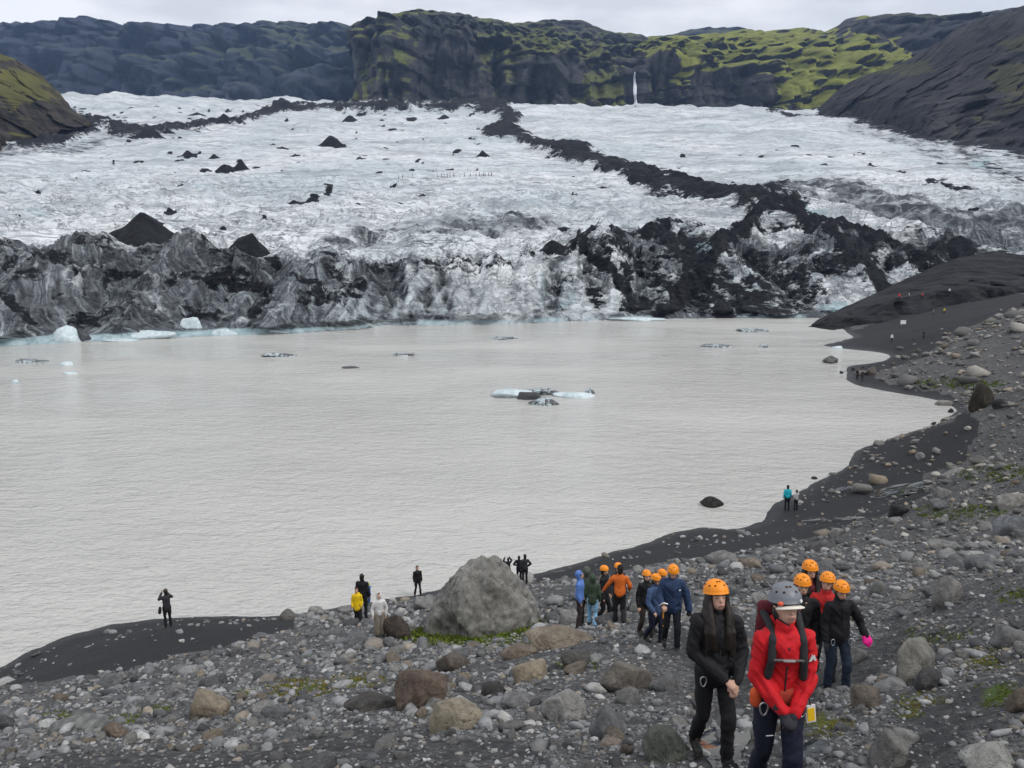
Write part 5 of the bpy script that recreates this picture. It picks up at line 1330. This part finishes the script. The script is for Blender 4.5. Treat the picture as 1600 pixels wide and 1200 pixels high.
# floating ice
def mat_ice(name, dirtm):
    t = NT(name); p = t.pos(obj=True)
    n = t.noise(p, 1.2, 5, .6, .5)
    c = t.ramp(n, [(.3, (.35, .45, .47)), (.55, (.53, .61, .63)), (.75, (.68, .73, .74))])
    dn = t.noise(p, 1.6, 5, .7, 1.0)
    c = t.mix(t.ramp(dn, [(1 - dirtm - .06, 0.0), (1 - dirtm + .02, 1.0)]), c, (.045, .047, .052))
    t.set(c, .35, .4); t.bump(t.noise(p, 4, 5, .6), .5, .1); return t.m
ICE0, ICE1, ICE2 = mat_ice("clean_ice", .25), mat_ice("ashy_ice", .50), mat_ice("black_ice", .68)
ICES = [(805, 622, 82, 12, ICE0, "ice_floe", "long pale blue ice floe, left piece of the cluster in mid lake"), (845, 618, 62, 10, ICE1, "ice_floe", "ash-striped ice floe in the middle of the mid-lake cluster"),
        (852, 634, 54, 13, ICE1, "ice_floe", "grey dirty ice lump nearest the shore in the mid-lake cluster"), (898, 623, 72, 8, ICE0, "ice_floe", "flat white ice floe on the right of the mid-lake cluster"), (922, 616, 20, 9, ICE1, "ice_block", "small capped ice block at the right tip of the mid-lake cluster"),
        (826, 625, 40, 12, ICE2, "ice_block", "black ash-covered ice hump on the mid-lake cluster"),
        (205, 530, 140, 17, ICE0, "ice_shelf", "long low pale blue ice shelf at the foot of the dark ice front"), (296, 524, 38, 30, ICE0, "ice_block", "pale blue ice pillar at the foot of the ice front"), (345, 525, 50, 12, ICE0, "ice_block", "low pale blue ice block right of the ice pillar"),
        (415, 522, 80, 11, ICE0, "ice_shelf", "low blue ice shelf ending at a dark tip below the ice front"), (475, 518, 48, 12, ICE0, "ice_block", "pale ice block near the middle of the ice front's foot"), (552, 513, 56, 22, ICE0, "ice_block", "rounded pale ice dome at the foot of the ice front"),
        (100, 536, 46, 26, ICE0, "ice_block", "pale blue ice block left of the small black ice stump"), (128, 534, 30, 24, ICE2, "ice_block", "small black ice stump at the foot of the ice front"), (185, 534, 60, 4, ICE0, "ice_floe", "thin white floe below the long ice shelf"),
        (100, 571, 30, 6, ICE0, "ice_floe", "white ice floe drifting near the left edge"), (105, 585, 26, 3, ICE0, "ice_floe", "thin ice floe below the drifting white floe"), (22, 600, 16, 6, ICE0, "ice_floe", "small white ice floe closest to the left edge"), (40, 567, 60, 3, ICE1, "ice_floe", "long thin ice strip near the left edge"),
        (1125, 543, 58, 4, ICE1, "ice_floe", "flat whitish floe near the right end of the lake"), (1196, 543, 18, 4, ICE1, "ice_floe", "tiny floe right of the flat whitish floe"), (1180, 519, 56, 4, ICE1, "ice_floe", "thin ashy floe just off the ice front on the right"),
        (435, 558, 60, 5, ICE1, "ice_floe", "dark thin floe left of the lake centre"), (545, 576, 32, 3, ICE2, "ice_floe", "tiny dark floe near the lake centre"), (630, 556, 34, 3, ICE1, "ice_floe", "tiny grey floe right of the dark thin floe"), (785, 531, 50, 4, ICE1, "ice_floe", "thin grey floe close to the ice front centre"),
        (1310, 545, 18, 4, ICE0, "ice_block", "white ice fragment stranded by the black flat"), (620, 508, 70, 8, ICE0, "ice_shelf", "low white ice ledge under the middle of the ice front"), (1000, 502, 110, 7, ICE0, "ice_shelf", "long white ice ledge under the dark right part of the ice front")]
for q, (ix, iy, iw, ih, mt_, nm_, lb_) in enumerate(ICES):
    d = float(wdepth(iy)); c = P(ix, iy, d); W = iw * d / F; hh = ih * d / F
    v, f = rock_verts(4000 + q, 4, 16, 14, .09, .6, .05)
    dep = min(W * .6, 5.0); emb = .1
    v = v * np.array([W / 2, dep / 2, hh / 1.05])
    o = mesh_np(nm_, v, f, mt_, True); o.location = (c[0], c[1] + dep * .45, hh * .06)
    tag(o, lb_, "ice")

# puddles and the wet trail
t = NT("puddle_water"); t.set((.02, .021, .023), .06, .6); t.bump(t.noise(t.pos(), 8, 3), .08, .02)
for (cx_, cy_, a_, b_, rot_, lab_) in [(1405, 766, 62, 9, -8, "long shallow puddle on the black sand bench"), (1135, 1150, 44, 60, 4, "wet puddle on the trail under the two front walkers"), (1262, 1178, 30, 26, 0, "small puddle on the trail beside the guide"), (1325, 764, 30, 4, -10, "narrow wet streak on the sand bench"), (1300, 812, 46, 3, -4, "thin line of water on the sand bench")]:
    na = 30; vv, ff = [], []
    sd = rng.uniform(0, 50)
    rings = [0.0, .35, .7, 1.0]
    qx, qy = [cx_], [cy_]
    for rg in rings[1:]:
        for k in range(na):
            an = k / na * 2 * math.pi; nz = 1 + .45 * float(mnoise.noise(Vector((math.cos(an) * 1.6, math.sin(an) * 1.6, sd)))) * rg + .2 * float(mnoise.noise(Vector((math.cos(an) * 5, math.sin(an) * 5, sd))))
            x_, y_ = math.cos(an) * a_ * rg * nz, math.sin(an) * b_ * rg * nz; cr, sr = math.cos(math.radians(rot_)), math.sin(math.radians(rot_))
            qx.append(cx_ + x_ * cr - y_ * sr); qy.append(cy_ + x_ * sr + y_ * cr)
    p_, _ = hit(qx, np.minimum(qy, 1260)); p_[:, 2] += .012 + .006 * (proj(p_)[2] / 20)
    ff = [(0, 1 + k, 1 + (k + 1) % na) for k in range(na)]
    for rg in range(2):
        b0, b1 = 1 + rg * na, 1 + (rg + 1) * na
        for k in range(na):
            k2 = (k + 1) % na; ff += [(b0 + k, b1 + k, b1 + k2), (b0 + k, b1 + k2, b0 + k2)]
    o = mesh_np("puddle", p_, np.array(ff), t.m, True); tag(o, lab_, "puddle", kind="structure")

# waterfall: strands of white water down the notch in the cliff
wf = []
for k, (wx, w0) in enumerate([(989.6, .8), (991.4, 1.4), (993, .8)]):
    prev = None; rows_ = []
    for i_ in range(13):
        yy = 113 + 4.4 * i_ if k == 1 else 118 + 4.0 * i_
        xx = wx + math.sin(i_ * .8 + k * 2) * .6 + i_ * .12 + (0 if i_ < 4 else .3)
        p_ = ray(xx, yy)
        if p_ is None or p_[1] < 900: continue
        dirc = p_ - np.array([0, 0, H]); L_ = np.linalg.norm(dirc)
        rows_.append((p_ - dirc / L_ * 9, w0 * (.6 + .5 * i_ / 12) * L_ / F))
    for a_, b_ in zip(rows_[:-1], rows_[1:]): wf.append(cap(a_[0], a_[1], b_[0], b_[1]))
if wf:
    o = blob("waterfall", wf, mat_plain("falling_water", (.55, .58, .62), .6, .3, .15, .2), .8, 1, None, .6, 1.0, 0, .3)
    tag(o, "thin white waterfall dropping through the notch in the cliff", "waterfall")

# ------------------------------------------------------------------ air between the camera and the mountains
bm = bmesh.new(); bmesh.ops.create_cube(bm, size=1)
bmesh.ops.scale(bm, vec=(6400, 3900, 900), verts=bm.verts); bmesh.ops.translate(bm, vec=(0, 1600, 440), verts=bm.verts)
me = bpy.data.meshes.new("haze"); bm.to_mesh(me); bm.free()
hz_ = new_obj("haze", me)
hm = bpy.data.materials.new("haze_air"); hm.use_nodes = True
for n in list(hm.node_tree.nodes): hm.node_tree.nodes.remove(n)
ho = hm.node_tree.nodes.new("ShaderNodeOutputMaterial"); pv = hm.node_tree.nodes.new("ShaderNodeVolumePrincipled")
pv.inputs['Color'].default_value = (.40, .60, 1.0, 1); pv.inputs['Density'].default_value = 0.00007; pv.inputs['Anisotropy'].default_value = 0.2
hm.node_tree.links.new(pv.outputs[0], ho.inputs['Volume'])
me.materials.append(hm); tag(hz_, "thin bluish air in front of the far mountains", "haze", kind="stuff")
